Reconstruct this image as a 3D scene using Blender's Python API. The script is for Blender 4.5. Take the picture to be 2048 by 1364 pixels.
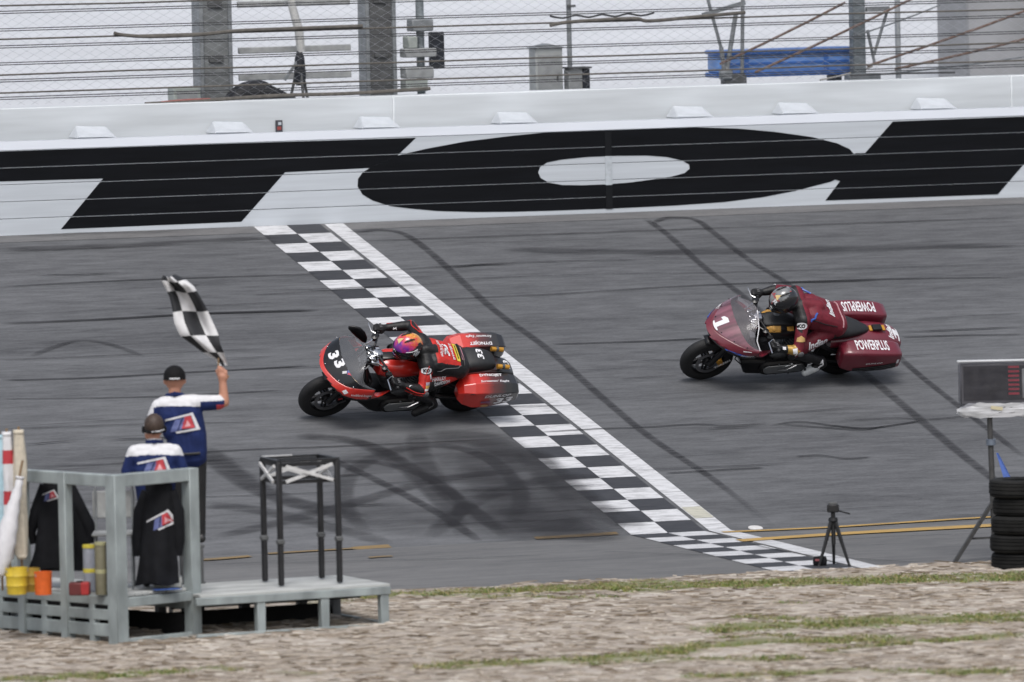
import bpy, bmesh, math, random
from math import sin, cos, pi, radians
from mathutils import Vector as V, Matrix, noise
from mathutils.bvhtree import BVHTree
for o in list(bpy.data.objects): bpy.data.objects.remove(o)
SC = bpy.context.scene; COL = SC.collection
random.seed(7)
# ------------------------------------------------------------------ camera, sky, sun, exposure
CAM = V((-32.359114, -99.678264, 5.024368)); YAW, PIT, ROL, FPX = -0.3428099, 0.0613915, -0.020856, 17762.64
fw = V((-sin(YAW)*cos(PIT), cos(YAW)*cos(PIT), -sin(PIT))); rt = V((cos(YAW), sin(YAW), 0)); up = rt.cross(fw)
r2 = rt*cos(ROL) + up*sin(ROL); u2 = -rt*sin(ROL) + up*cos(ROL)
cd = bpy.data.cameras.new('camera'); co = bpy.data.objects.new('camera', cd); COL.objects.link(co)
co.matrix_world = Matrix(((r2.x, u2.x, -fw.x, CAM.x), (r2.y, u2.y, -fw.y, CAM.y), (r2.z, u2.z, -fw.z, CAM.z), (0, 0, 0, 1)))
cd.sensor_width = 36; cd.lens = FPX/2048*36; cd.clip_start = 1; cd.clip_end = 3000
SC.camera = co
cd.dof.use_dof = True; cd.dof.focus_distance = 98.0; cd.dof.aperture_fstop = 2.0
SUN_EL, SUN_AZ = 58, 200       # degrees; azimuth measured clockwise from +Y
w = bpy.data.worlds.new('World'); SC.world = w; w.use_nodes = True
nt = w.node_tree; bg = nt.nodes['Background']
sky = nt.nodes.new('ShaderNodeTexSky'); sky.sky_type = 'NISHITA'; sky.sun_disc = False
sky.sun_elevation = radians(SUN_EL); sky.sun_rotation = radians(SUN_AZ); sky.dust_density = 4; sky.air_density = 1.0
hs = nt.nodes.new('ShaderNodeHueSaturation'); hs.inputs['Saturation'].default_value = 0.50
nt.links.new(sky.outputs[0], hs.inputs['Color']); nt.links.new(hs.outputs[0], bg.inputs[0]); bg.inputs[1].default_value = 0.15
sd = bpy.data.lights.new('sun', 'SUN'); sd.energy = 1.3; sd.angle = radians(24); sd.color = (1, .985, .965)
so = bpy.data.objects.new('sun', sd); COL.objects.link(so)
sv = V((sin(radians(SUN_AZ))*cos(radians(SUN_EL)), cos(radians(SUN_AZ))*cos(radians(SUN_EL)), sin(radians(SUN_EL))))
so.rotation_euler = (-sv).to_track_quat('-Z', 'Y').to_euler(); so.location = (0, -40, 40)
vs = SC.view_settings; vs.view_transform = 'Standard'; vs.look = 'None'; vs.exposure = 0.2; vs.gamma = 1
SC.render.engine = 'CYCLES'
SC.cycles.transparent_max_bounces = 24
# ------------------------------------------------------------------ ground planes (bank, apron) and pixel rays
BK, AP = 0.2151374, 0.0174533; CELL = 0.4159493; LB = 31*CELL
YB, ZB = -LB*cos(BK), -LB*sin(BK)
def ray(u, v):
    d = r2*((u-1024)/FPX) - u2*((v-682)/FPX) + fw
    return d.normalized()
def hit(u, v, p0, n):
    d = ray(u, v); n = V(n); t = (V(p0)-CAM).dot(n)/d.dot(n); return CAM + d*t
NB = V((0, -sin(BK), cos(BK))); NA = V((0, -sin(AP), cos(AP)))
def on_bank(u, v): return hit(u, v, (0, 0, 0), NB)
def on_apron(u, v, h=0): return hit(u, v, (0, YB, ZB+h), NA)
def on_track(u, v):
    p = on_bank(u, v)
    return p if p.y > YB else on_apron(u, v)
def at_y(u, v, y): return hit(u, v, (0, y, 0), (0, 1, 0))
def gz(y): return ZB + (y-YB)*math.tan(AP) if y < YB else y*math.tan(BK)
# ------------------------------------------------------------------ materials
def srgb(r, g, b):
    f = lambda c: ((c/255+.055)/1.055)**2.4 if c > 10 else c/255/12.92
    return (f(r), f(g), f(b))
MATS = {}
def mat(name, col, rough=.6, metal=0, vary=.12, scale=18, bump=0, coat=0, spec=.5, stretch=(1, 1, 1), attr=None):
    if name in MATS: return MATS[name]
    m = bpy.data.materials.new(name); m.use_nodes = True; nt = m.node_tree; b = nt.nodes['Principled BSDF']
    b.inputs['Roughness'].default_value = rough; b.inputs['Metallic'].default_value = metal
    b.inputs['Coat Weight'].default_value = coat; b.inputs['Coat Roughness'].default_value = .08
    b.inputs['Specular IOR Level'].default_value = spec
    tc = nt.nodes.new('ShaderNodeTexCoord'); mp = nt.nodes.new('ShaderNodeMapping'); mp.inputs['Scale'].default_value = stretch
    nz = nt.nodes.new('ShaderNodeTexNoise'); nz.inputs['Scale'].default_value = scale; nz.inputs['Detail'].default_value = 5
    nt.links.new(tc.outputs['Object'], mp.inputs[0]); nt.links.new(mp.outputs[0], nz.inputs[0])
    mr = nt.nodes.new('ShaderNodeMapRange'); mr.inputs[1].default_value = .3; mr.inputs[2].default_value = .7
    mr.inputs[3].default_value = 1-vary; mr.inputs[4].default_value = 1+vary
    nt.links.new(nz.outputs[0], mr.inputs[0])
    mx = nt.nodes.new('ShaderNodeVectorMath'); mx.operation = 'SCALE'
    if attr:
        at = nt.nodes.new('ShaderNodeAttribute'); at.attribute_name = attr; nt.links.new(at.outputs[0], mx.inputs[0])
    else: mx.inputs[0].default_value = col[:3]
    nt.links.new(mr.outputs[0], mx.inputs['Scale']); nt.links.new(mx.outputs[0], b.inputs['Base Color'])
    if bump:
        bp = nt.nodes.new('ShaderNodeBump'); bp.inputs['Strength'].default_value = bump; bp.inputs['Distance'].default_value = .01
        nt.links.new(nz.outputs[0], bp.inputs['Height']); nt.links.new(bp.outputs[0], b.inputs['Normal'])
    MATS[name] = m; return m
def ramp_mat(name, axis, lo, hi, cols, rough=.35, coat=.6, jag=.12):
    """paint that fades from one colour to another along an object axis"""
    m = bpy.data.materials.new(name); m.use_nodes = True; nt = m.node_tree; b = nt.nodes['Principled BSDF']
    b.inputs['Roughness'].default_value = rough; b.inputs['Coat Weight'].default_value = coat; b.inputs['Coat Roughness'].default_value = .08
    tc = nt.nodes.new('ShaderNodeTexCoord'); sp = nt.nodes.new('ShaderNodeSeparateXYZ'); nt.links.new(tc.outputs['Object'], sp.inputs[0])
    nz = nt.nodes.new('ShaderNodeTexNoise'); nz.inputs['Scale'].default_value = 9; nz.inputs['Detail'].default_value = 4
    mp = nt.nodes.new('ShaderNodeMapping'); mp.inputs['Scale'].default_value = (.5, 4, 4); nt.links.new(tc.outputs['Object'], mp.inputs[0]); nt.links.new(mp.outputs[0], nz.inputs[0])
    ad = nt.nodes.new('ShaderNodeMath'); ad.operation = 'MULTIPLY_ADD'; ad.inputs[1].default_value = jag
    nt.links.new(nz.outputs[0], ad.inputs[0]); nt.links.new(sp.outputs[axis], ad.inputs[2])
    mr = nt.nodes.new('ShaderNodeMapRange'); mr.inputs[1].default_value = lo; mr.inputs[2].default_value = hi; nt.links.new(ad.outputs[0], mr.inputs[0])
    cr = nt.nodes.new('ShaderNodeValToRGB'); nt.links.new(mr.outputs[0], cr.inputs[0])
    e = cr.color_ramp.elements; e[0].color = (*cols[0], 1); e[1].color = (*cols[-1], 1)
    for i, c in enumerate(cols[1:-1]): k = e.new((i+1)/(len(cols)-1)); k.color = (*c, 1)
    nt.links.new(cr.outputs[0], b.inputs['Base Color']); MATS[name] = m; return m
def glass_mat(name, tint, alpha, rough=.06):
    m = bpy.data.materials.new(name); m.use_nodes = True; nt = m.node_tree; b = nt.nodes['Principled BSDF']
    tr = nt.nodes.new('ShaderNodeBsdfTransparent'); tr.inputs[0].default_value = (*[min(1, .55+.45*t) for t in tint], 1)
    nz = nt.nodes.new('ShaderNodeTexNoise'); nz.inputs['Scale'].default_value = 6
    mr = nt.nodes.new('ShaderNodeMapRange'); mr.inputs[3].default_value = alpha-.06; mr.inputs[4].default_value = alpha+.06; nt.links.new(nz.outputs[0], mr.inputs[0])
    b.inputs['Base Color'].default_value = (*tint, 1); b.inputs['Roughness'].default_value = rough; b.inputs['Specular IOR Level'].default_value = .9
    mx = nt.nodes.new('ShaderNodeMixShader'); nt.links.new(mr.outputs[0], mx.inputs[0]); nt.links.new(tr.outputs[0], mx.inputs[1]); nt.links.new(b.outputs[0], mx.inputs[2])
    nt.links.new(mx.outputs[0], nt.nodes['Material Output'].inputs[0]); MATS[name] = m; return m
# ------------------------------------------------------------------ mesh helpers
class MB:
    def __init__(s): s.v = []; s.f = []; s.m = []
    def add(s, vs, fs, mi=0):
        n = len(s.v); s.v += [tuple(p) for p in vs]; s.f += [tuple(i+n for i in f) for f in fs]; s.m += [mi]*len(fs); return s
    def box(s, c, size, M=None, mi=0):
        x, y, z = [k/2 for k in size]; c = V(c)
        vs = [V((a*x, b*y, d*z)) for d in (-1, 1) for b in (-1, 1) for a in (-1, 1)]
        vs = [(M @ p if M else p)+c for p in vs]
        return s.add(vs, [(0, 2, 3, 1), (4, 5, 7, 6), (0, 1, 5, 4), (2, 6, 7, 3), (0, 4, 6, 2), (1, 3, 7, 5)], mi)
    def bar(s, p, q, wx, wz, upv=(0, 0, 1), mi=0):
        p, q = V(p), V(q); d = (q-p); L = d.length; d.normalize(); u = V(upv); sx = d.cross(u)
        if sx.length < 1e-4: sx = d.cross(V((1, 0, 0)))
        sx.normalize(); u = sx.cross(d); M = Matrix((d, sx, u)).transposed()
        return s.box((p+q)/2, (L, wx, wz), M, mi)
    def cyl(s, p, q, r, r1=None, n=12, caps=True, mi=0):
        p, q = V(p), V(q); r1 = r if r1 is None else r1; d = (q-p).normalized(); a = d.orthogonal().normalized(); b = d.cross(a)
        vs = [p+(a*cos(2*pi*i/n)+b*sin(2*pi*i/n))*r for i in range(n)]+[q+(a*cos(2*pi*i/n)+b*sin(2*pi*i/n))*r1 for i in range(n)]
        fs = [(i, (i+1) % n, n+(i+1) % n, n+i) for i in range(n)]
        if caps: fs += [tuple(range(n))[::-1], tuple(range(n, 2*n))]
        return s.add(vs, fs, mi)
    def tube(s, pts, r, n=8, mi=0):
        pts = [V(p) for p in pts]; rs = r if isinstance(r, (list, tuple)) else [r]*len(pts); rings = []; a = None
        for i, p in enumerate(pts):
            d = (pts[min(i+1, len(pts)-1)]-pts[max(i-1, 0)]).normalized()
            a = d.orthogonal().normalized() if a is None else (a-d*a.dot(d)).normalized(); b = d.cross(a)
            rings.append([p+(a*cos(2*pi*k/n)+b*sin(2*pi*k/n))*rs[i] for k in range(n)])
        return s.loft(rings, mi)
    def loft(s, rings, mi=0, caps=True, closed=True):
        n = len(rings[0]); vs = [p for r in rings for p in r]; fs = []
        for j in range(len(rings)-1):
            for i in range(n if closed else n-1): fs.append((j*n+i, j*n+(i+1) % n, (j+1)*n+(i+1) % n, (j+1)*n+i))
        if caps and closed: fs += [tuple(range(n))[::-1], tuple(range((len(rings)-1)*n, len(rings)*n))]
        return s.add(vs, fs, mi)
    def lathe(s, c, axis, prof, n=32, mi=0, a0=0, a1=2*pi):
        """prof: (offset along axis, radius) ; open or full revolution about axis through c"""
        c = V(c); ax = V(axis).normalized(); a = V((0, 0, 1)) if abs(ax.z) < .9 else V((1, 0, 0)); a = (a-ax*a.dot(ax)).normalized(); b = ax.cross(a)
        full = abs(a1-a0-2*pi) < 1e-6; m = n if full else n+1
        rings = [[c+ax*h+(a*cos(a0+(a1-a0)*i/n)+b*sin(a0+(a1-a0)*i/n))*r for i in range(m)] for h, r in prof]
        return s.loft(rings, mi, caps=False, closed=full)
    def prism(s, poly, y0, y1, f=lambda x, y, z: (x, y, z), mi=0):
        """poly in (x,z), extruded along y"""
        n = len(poly); vs = [f(x, y0, z) for x, z in poly]+[f(x, y1, z) for x, z in poly]
        return s.add(vs, [tuple(range(n)), tuple(range(n, 2*n))[::-1]]+[(i, n+i, n+(i+1) % n, (i+1) % n) for i in range(n)], mi)
    def ellipsoid(s, c, r, n=20, k=12, M=None, mi=0):
        c = V(c); rings = []
        for j in range(1, k):
            t = pi*j/k
            ring = [V((r[0]*sin(t)*cos(2*pi*i/n), r[1]*sin(t)*sin(2*pi*i/n), r[2]*cos(t))) for i in range(n)]
            rings.append([(M @ p if M else p)+c for p in ring])
        return s.loft(rings, mi)
    def mesh(s, name, mats, smooth=None, sharp=40, bevel=0):
        me = bpy.data.meshes.new(name); me.from_pydata(s.v, [], s.f)
        bm = bmesh.new(); bm.from_mesh(me); bmesh.ops.recalc_face_normals(bm, faces=bm.faces)
        if bevel:
            es = [e for e in bm.edges if e.is_manifold and e.calc_face_angle(0) > .5]
            bmesh.ops.bevel(bm, geom=es, offset=bevel, segments=1, affect='EDGES', clamp_overlap=True)
        bm.to_mesh(me); bm.free()
        for m in (mats if isinstance(mats, (list, tuple)) else [mats]): me.materials.append(m)
        if any(s.m) and not bevel: me.polygons.foreach_set('material_index', s.m)
        if smooth:
            me.polygons.foreach_set('use_smooth', [True]*len(me.polygons)); me.set_sharp_from_angle(angle=radians(sharp))
        return me
    def build(s, name, mats, parent=None, smooth=True, sharp=40, bevel=0):
        return link(name, s.mesh(name, mats, smooth, sharp, bevel), parent)
def link(name, me, parent=None):
    o = bpy.data.objects.new(name, me); COL.objects.link(o)
    if parent: o.parent = parent
    return o
def tag(o, label=None, cat=None, group=None, kind=None):
    for k, v in (('label', label), ('category', cat), ('group', group), ('kind', kind)):
        if v: o[k] = v
    return o
def thing(name, label, cat, loc=(0, 0, 0), rz=0, group=None, M=None):
    o = bpy.data.objects.new(name, None); COL.objects.link(o); o.empty_display_size = .2
    if M is not None: o.matrix_world = M
    else: o.location = loc; o.rotation_euler = (0, 0, rz)
    return tag(o, label, cat, group)
def struct(name, me, parent=None):
    o = link(name, me, parent)
    if not parent: o['kind'] = 'structure'
    return o
def catmull(pts, k=8):
    pts = [V(p) for p in pts]; out = []
    for i in range(len(pts)-1):
        p0, p1, p2, p3 = pts[max(i-1, 0)], pts[i], pts[i+1], pts[min(i+2, len(pts)-1)]
        for j in range(k):
            t = j/k; out.append(.5*((2*p1)+(p2-p0)*t+(2*p0-5*p1+4*p2-p3)*t*t+(3*p1-p0-3*p2+p3)*t**3))
    return out+[pts[-1]]
def sell(cy, cz, hw, hh, x, n=20, e=2.6):
    """super-ellipse ring in the plane x = const"""
    r = []
    for i in range(n):
        a = 2*pi*i/n; c, s = cos(a), sin(a)
        r.append(V((x, cy+hw*math.copysign(abs(c)**(2/e), c), cz+hh*math.copysign(abs(s)**(2/e), s))))
    return r
_tc = {}
def text2d(txt, bold=0.0, shear=0.0):
    """outline-filled lettering as (verts2d, faces), cap height about .7, centred"""
    k = (txt, bold, shear)
    if k in _tc: return _tc[k]
    cu = bpy.data.curves.new('t', 'FONT'); cu.body = txt; cu.size = 1; cu.offset = bold; cu.shear = shear; cu.fill_mode = 'FRONT'; cu.resolution_u = 2
    ob = bpy.data.objects.new('t', cu); COL.objects.link(ob)
    dg = bpy.context.evaluated_depsgraph_get(); me = bpy.data.meshes.new_from_object(ob.evaluated_get(dg))
    vs = [(v.co.x, v.co.y) for v in me.vertices]; fs = [tuple(p.vertices) for p in me.polygons]
    bpy.data.objects.remove(ob); bpy.data.curves.remove(cu); bpy.data.meshes.remove(me)
    x0, x1 = min(v[0] for v in vs), max(v[0] for v in vs); y0, y1 = min(v[1] for v in vs), max(v[1] for v in vs)
    vs = [((x-(x0+x1)/2)/(x1-x0), (y-(y0+y1)/2)/(y1-y0)) for x, y in vs]
    _tc[k] = (vs, fs); return _tc[k]
def bvh_of(o): me = o.data; return BVHTree.FromPolygons([v.co.copy() for v in me.vertices], [tuple(p.vertices) for p in me.polygons])
def decal(name, shape, m, target, org, xd, yd, wd, ht, off=.004, sub=.05, reach=.35, parent=None):
    """print a flat shape (unit box, centred) on a surface: every vertex is laid on the target along the print's normal"""
    if hasattr(target, 'name') and target.name.startswith('body'): off = max(off, .007)+(.003 if off > .0045 else 0); sub = min(sub, .028) if sub else sub
    vs, fs = shape; org = V(org); xd = V(xd).normalized(); yd = V(yd); yd = (yd-xd*yd.dot(xd)).normalized(); n = xd.cross(yd)
    bm = bmesh.new(); bv = [bm.verts.new((x*wd, y*ht, 0)) for x, y in vs]
    for f in fs:
        try: bm.faces.new([bv[i] for i in f])
        except ValueError: pass
    bm.normal_update()
    if sub:
        bmesh.ops.triangulate(bm, faces=bm.faces)
        for _ in range(3):
            es = [e for e in bm.edges if e.calc_length() > sub]
            if not es: break
            bmesh.ops.subdivide_edges(bm, edges=es, cuts=1); bmesh.ops.triangulate(bm, faces=[f for f in bm.faces if len(f.verts) > 3])
    tree = target if isinstance(target, BVHTree) else (bvh_of(target) if target else None)
    for v in bm.verts:
        p = org+xd*v.co.x+yd*v.co.y
        if tree:
            h = tree.ray_cast(p+n*reach, -n, 2*reach)
            if h[0] is None: h = tree.find_nearest(p)
            p = h[0]
        v.co = p+n*off
    me = bpy.data.meshes.new(name); bm.to_mesh(me); bm.free(); me.materials.append(m)
    par = parent if parent else (target if not isinstance(target, BVHTree) else None)
    return link(name, me, par)
QUAD = ([(-.5, -.5), (.5, -.5), (.5, .5), (-.5, .5)], [(0, 1, 2, 3)])
def poly2d(pts): return (pts, [tuple(range(len(pts)))])
def disc2d(n=20): return poly2d([(.5*cos(2*pi*i/n), .5*sin(2*pi*i/n)) for i in range(n)])
# ------------------------------------------------------------------ bodies: tapered limbs fused to one skin
def body(name, caps, mats, paint, parent, voxel=.009, smooth=3):
    """caps: (p0, r0, p1, r1, tag). paint(co, tag) -> index into mats"""
    mb = MB()
    for p, r, q, r1, t in caps:
        p, q = V(p), V(q); d = q-p; L = d.length
        if L < 1e-5: mb.ellipsoid(p, (r, r, r)); continue
        d /= L; a = d.orthogonal().normalized(); b = d.cross(a); rings = []
        for j in range(1, 5): t_ = pi/2*j/4; rings.append((p-d*r*cos(t_), r*sin(t_)))
        for j in range(0, 4): t_ = pi/2*j/4; rings.append((q+d*r1*sin(t_), r1*cos(t_)))
        mb.loft([[c+(a*cos(2*pi*k/14)+b*sin(2*pi*k/14))*rr for k in range(14)] for c, rr in rings])
    me = mb.mesh('tmp', []); ob = bpy.data.objects.new('tmp', me); COL.objects.link(ob)
    md = ob.modifiers.new('r', 'REMESH'); md.mode = 'VOXEL'; md.voxel_size = voxel
    ms = ob.modifiers.new('s', 'SMOOTH'); ms.iterations = smooth; ms.factor = .5
    dg = bpy.context.evaluated_depsgraph_get(); out = bpy.data.meshes.new_from_object(ob.evaluated_get(dg)); bpy.data.objects.remove(ob)
    out.name = name; out.materials.clear()
    for m in mats: out.materials.append(m)
    segs = [(V(p), r, V(q)-V(p), r1, t) for p, r, q, r1, t in caps]; idx = []
    for f in out.polygons:
        c = f.center; best = 9; bt = None
        for p, r, d, r1, t in segs:
            L2 = d.length_squared; s = min(1, max(0, (c-p).dot(d)/L2)) if L2 > 1e-9 else 0
            D = (c-p-d*s).length-(r+(r1-r)*s)
            if D < best: best = D; bt = t
        idx.append(paint(c, bt))
    out.polygons.foreach_set('material_index', idx); out.polygons.foreach_set('use_smooth', [True]*len(idx))
    return link(name, out, parent)
def limb(pts, rs, tag): return [(pts[i], rs[i], pts[i+1], rs[i+1], tag if isinstance(tag, str) else tag[i]) for i in range(len(pts)-1)]
def hand_caps(wrist, grip, axis, palmn, tag='hand', curl=1.0, s=1.0):
    """a closed hand: palm from the wrist to the grip, four fingers wrapped round the grip axis, thumb from the side"""
    W, G, A, N = V(wrist), V(grip), V(axis).normalized(), V(palmn).normalized(); F = (G-W).normalized()
    c = [(W, .032*s, W+(G-W)*.55, .04*s, tag)]
    for i in range(4):
        o = A*(.033-.022*i)*s; L = (1, 1.08, 1.02, .84)[i]*s
        k0 = W+(G-W)*.6+o+N*.012*s; k1 = G+o+F*.028*L+N*.022*s; k2 = G+o+F*.034*L-N*.016*s; k3 = G+o+F*.006-N*.032*s
        c += [(k0, .013*s, k1, .0115*s, tag), (k1, .0115*s, k2, .0105*s, tag), (k2, .0105*s, k3, .0095*s, tag)]
    b = W+(G-W)*.35+A*.03*s
    c += [(b, .016*s, b+A*.022*s+F*.03*s-N*.015*s, .013*s, tag), (b+A*.022*s+F*.03*s-N*.015*s, .013*s, G+A*.02*s-N*.036*s, .011*s, tag)]
    return c
# ================================================================== THE TRACK
def asphalt_mat(name, dark, light, streak=.5):
    m = bpy.data.materials.new(name); m.use_nodes = True; nt = m.node_tree; b = nt.nodes['Principled BSDF']; L = nt.links.new
    b.inputs['Roughness'].default_value = .85; b.inputs['Specular IOR Level'].default_value = .3
    tc = nt.nodes.new('ShaderNodeTexCoord')
    def nz(scale, st, det=5, rough=.6):
        mp = nt.nodes.new('ShaderNodeMapping'); mp.inputs['Scale'].default_value = st; L(tc.outputs['Object'], mp.inputs[0])
        n = nt.nodes.new('ShaderNodeTexNoise'); n.inputs['Scale'].default_value = scale; n.inputs['Detail'].default_value = det; n.inputs['Roughness'].default_value = rough
        L(mp.outputs[0], n.inputs[0]); return n.outputs[0]
    def math_(op, a, b_):
        n = nt.nodes.new('ShaderNodeMath'); n.operation = op
        for i, k in enumerate((a, b_)):
            if isinstance(k, (int, float)): n.inputs[i].default_value = k
            else: L(k, n.inputs[i])
        return n.outputs[0]
    big = nz(.35, (.35, 1.3, 1.3), 3); lane = nz(1.5, (.03, 1, 1), 6, .7); grain = nz(9, (.22, 1, 1), 5, .7); speck = nz(60, (.4, 1, 1), 3, .6)
    s = math_('ADD', math_('MULTIPLY', big, .30), math_('MULTIPLY', lane, .34)); s = math_('ADD', s, math_('MULTIPLY', grain, streak)); s = math_('ADD', s, math_('MULTIPLY', speck, .22))
    mr = nt.nodes.new('ShaderNodeMapRange'); mr.inputs[1].default_value = .50; mr.inputs[2].default_value = .86; L(s, mr.inputs[0])
    cr = nt.nodes.new('ShaderNodeValToRGB'); e = cr.color_ramp.elements; e[0].color = (*dark, 1); e[1].color = (*light, 1); L(mr.outputs[0], cr.inputs[0])
    L(cr.outputs[0], b.inputs['Base Color'])
    bp = nt.nodes.new('ShaderNodeBump'); bp.inputs['Strength'].default_value = .35; bp.inputs['Distance'].default_value = .006; L(math_('ADD', speck, grain), bp.inputs['Height']); L(bp.outputs[0], b.inputs['Normal'])
    MATS[name] = m; return m
M_ASPH = asphalt_mat('track_asphalt', (.051, .0525, .057), (.143, .147, .155))
M_APR = asphalt_mat('apron_asphalt', (.075, .076, .079), (.170, .170, .170))
M_EDGE = asphalt_mat('wall_edge_asphalt', (.085, .085, .088), (.17, .17, .173))
def bp_(x, d, h=0):      # point on the track: x along it, d metres down from the wall
    if d <= LB: return V((x, -d*cos(BK), -d*sin(BK)))+NB*h
    e = d-LB; return V((x, YB-e*cos(AP), ZB-e*sin(AP)))+NA*h
track = struct('track', MB().add([bp_(-140, -.6), bp_(140, -.6), bp_(140, LB), bp_(-140, LB)], [(0, 1, 2, 3)]).mesh('track', M_ASPH))
apron = struct('apron', MB().add([bp_(-140, LB), bp_(140, LB), bp_(140, LB+9), bp_(-140, LB+9)], [(0, 1, 2, 3)]).mesh('apron', M_APR))
struct('wall_edge_strip', MB().add([bp_(-140, 0, .004), bp_(140, 0, .004), bp_(140, .30, .004), bp_(-140, .30, .004)], [(0, 1, 2, 3)]).mesh('wall_edge_strip', M_EDGE), track)
def paint_mat(name, col, worn=(.07, .07, .075), amt=.5, sc=26, st=(.18, 1, 1)):
    m = bpy.data.materials.new(name); m.use_nodes = True; nt = m.node_tree; b = nt.nodes['Principled BSDF']; L = nt.links.new
    b.inputs['Roughness'].default_value = .7
    tc = nt.nodes.new('ShaderNodeTexCoord'); mp = nt.nodes.new('ShaderNodeMapping'); mp.inputs['Scale'].default_value = st
    geo = nt.nodes.new('ShaderNodeNewGeometry'); L(geo.outputs['Position'], mp.inputs[0])
    n = nt.nodes.new('ShaderNodeTexNoise'); n.inputs['Scale'].default_value = sc; n.inputs['Detail'].default_value = 6; n.inputs['Roughness'].default_value = .75; L(mp.outputs[0], n.inputs[0])
    mr = nt.nodes.new('ShaderNodeMapRange'); mr.inputs[1].default_value = .46; mr.inputs[2].default_value = .80; mr.inputs[4].default_value = amt; L(n.outputs[0], mr.inputs[0])
    mx = nt.nodes.new('ShaderNodeMix'); mx.data_type = 'RGBA'; mx.inputs[6].default_value = (*col, 1); mx.inputs[7].default_value = (*worn, 1); L(mr.outputs[0], mx.inputs[0])
    L(mx.outputs[2], b.inputs['Base Color']); MATS[name] = m; return m
M_WLINE = paint_mat('line_paint_white', (.55, .555, .57), amt=.95, sc=20)
M_BLINE = paint_mat('line_paint_black', (.026, .028, .034), (.07, .07, .075), .7)
M_YLINE = paint_mat('line_paint_yellow', (.43, .27, .075), (.085, .083, .08), .95, 14)
M_YFADE = paint_mat('line_paint_yellow_faded', (.21, .14, .055), (.085, .083, .08), 1.0, 9)
# start line: two columns of squares, each square a piece
sq = {}
for ap_ in (0, 1):
    n_ = NA if ap_ else NB; d0 = bp_(0, LB+1)-bp_(0, LB+.5) if ap_ else bp_(0, 1)-bp_(0, .5); d0.normalize(); h = CELL/2-.002
    me = bpy.data.meshes.new('painted_square'); me.from_pydata([V((-h, 0, 0))-d0*h, V((h, 0, 0))-d0*h, V((h, 0, 0))+d0*h, V((-h, 0, 0))+d0*h], [], [(3, 2, 1, 0)])
    for k, mm in ((0, M_WLINE), (1, M_BLINE)):
        m2 = me.copy(); m2.materials.append(mm); sq[ap_, k] = m2
for r in range(0, 42):
    for c in (0, 1):
        k = (r+c) % 2; ap_ = 1 if r >= 31 else 0
        o = link('painted_square', sq[ap_, k], apron if ap_ else track); o.location = bp_((c+.5)*CELL, (r+.5)*CELL, .006)
x0, x1 = 2*CELL+.05, 2*CELL+.285
struct('white_line', MB().add([bp_(x0, .02, .006), bp_(x1, .02, .006), bp_(x1, LB, .006), bp_(x0, LB, .006)], [(0, 1, 2, 3)]).mesh('white_line', M_WLINE), track)
struct('white_line', MB().add([bp_(x0, LB, .006), bp_(x1, LB, .006), bp_(x1, 42*CELL, .006), bp_(x0, 42*CELL, .006)], [(0, 1, 2, 3)]).mesh('white_line', M_WLINE), apron)
p = bp_(.5*(x0+x1), 29.4*CELL, .009)
struct('yellow_patch', MB().add([bp_(x0+.01, 28.9*CELL, .009), bp_(x1-.01, 28.9*CELL, .009), bp_(x1-.01, 29.9*CELL, .009), bp_(x0+.01, 29.9*CELL, .009)], [(0, 1, 2, 3)]).mesh('yellow_patch', paint_mat('pale_yellow_paint', (.44, .43, .36), amt=.8)), track)
# skid marks, seams and cracks: thin rubber or tar ribbons lying on the surface
def rubber_mat(name, col, amt, sc=14, st=(.15, 1, 1)):
    m = bpy.data.materials.new(name); m.use_nodes = True; nt = m.node_tree; b = nt.nodes['Principled BSDF']; L = nt.links.new
    b.inputs['Base Color'].default_value = (*col, 1); b.inputs['Roughness'].default_value = .75; b.inputs['Specular IOR Level'].default_value = .25
    at = nt.nodes.new('ShaderNodeAttribute'); at.attribute_name = 'cover'
    geo = nt.nodes.new('ShaderNodeNewGeometry'); mp = nt.nodes.new('ShaderNodeMapping'); mp.inputs['Scale'].default_value = st; L(geo.outputs['Position'], mp.inputs[0])
    n = nt.nodes.new('ShaderNodeTexNoise'); n.inputs['Scale'].default_value = sc; n.inputs['Detail'].default_value = 5; L(mp.outputs[0], n.inputs[0])
    mr = nt.nodes.new('ShaderNodeMapRange'); mr.inputs[1].default_value = .25; mr.inputs[2].default_value = .65; mr.inputs[3].default_value = .25*amt; mr.inputs[4].default_value = amt; L(n.outputs[0], mr.inputs[0])
    mu = nt.nodes.new('ShaderNodeMath'); mu.operation = 'MULTIPLY'; L(mr.outputs[0], mu.inputs[0]); L(at.outputs['Fac'], mu.inputs[1])
    tr = nt.nodes.new('ShaderNodeBsdfTransparent'); mx = nt.nodes.new('ShaderNodeMixShader'); L(mu.outputs[0], mx.inputs[0]); L(tr.outputs[0], mx.inputs[1]); L(b.outputs[0], mx.inputs[2])
    L(mx.outputs[0], nt.nodes['Material Output'].inputs[0]); MATS[name] = m; return m
M_SKID = rubber_mat('skid_rubber', (.026, .026, .030), .62)
M_SOFT = rubber_mat('faint_rubber', (.028, .028, .032), .46, 7)
M_HAZE = rubber_mat('rubber_haze', (.030, .030, .034), .30, 6)
M_SEAM = rubber_mat('tar_seam', (.016, .016, .018), .95, 3)
_h = [.008]
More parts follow.
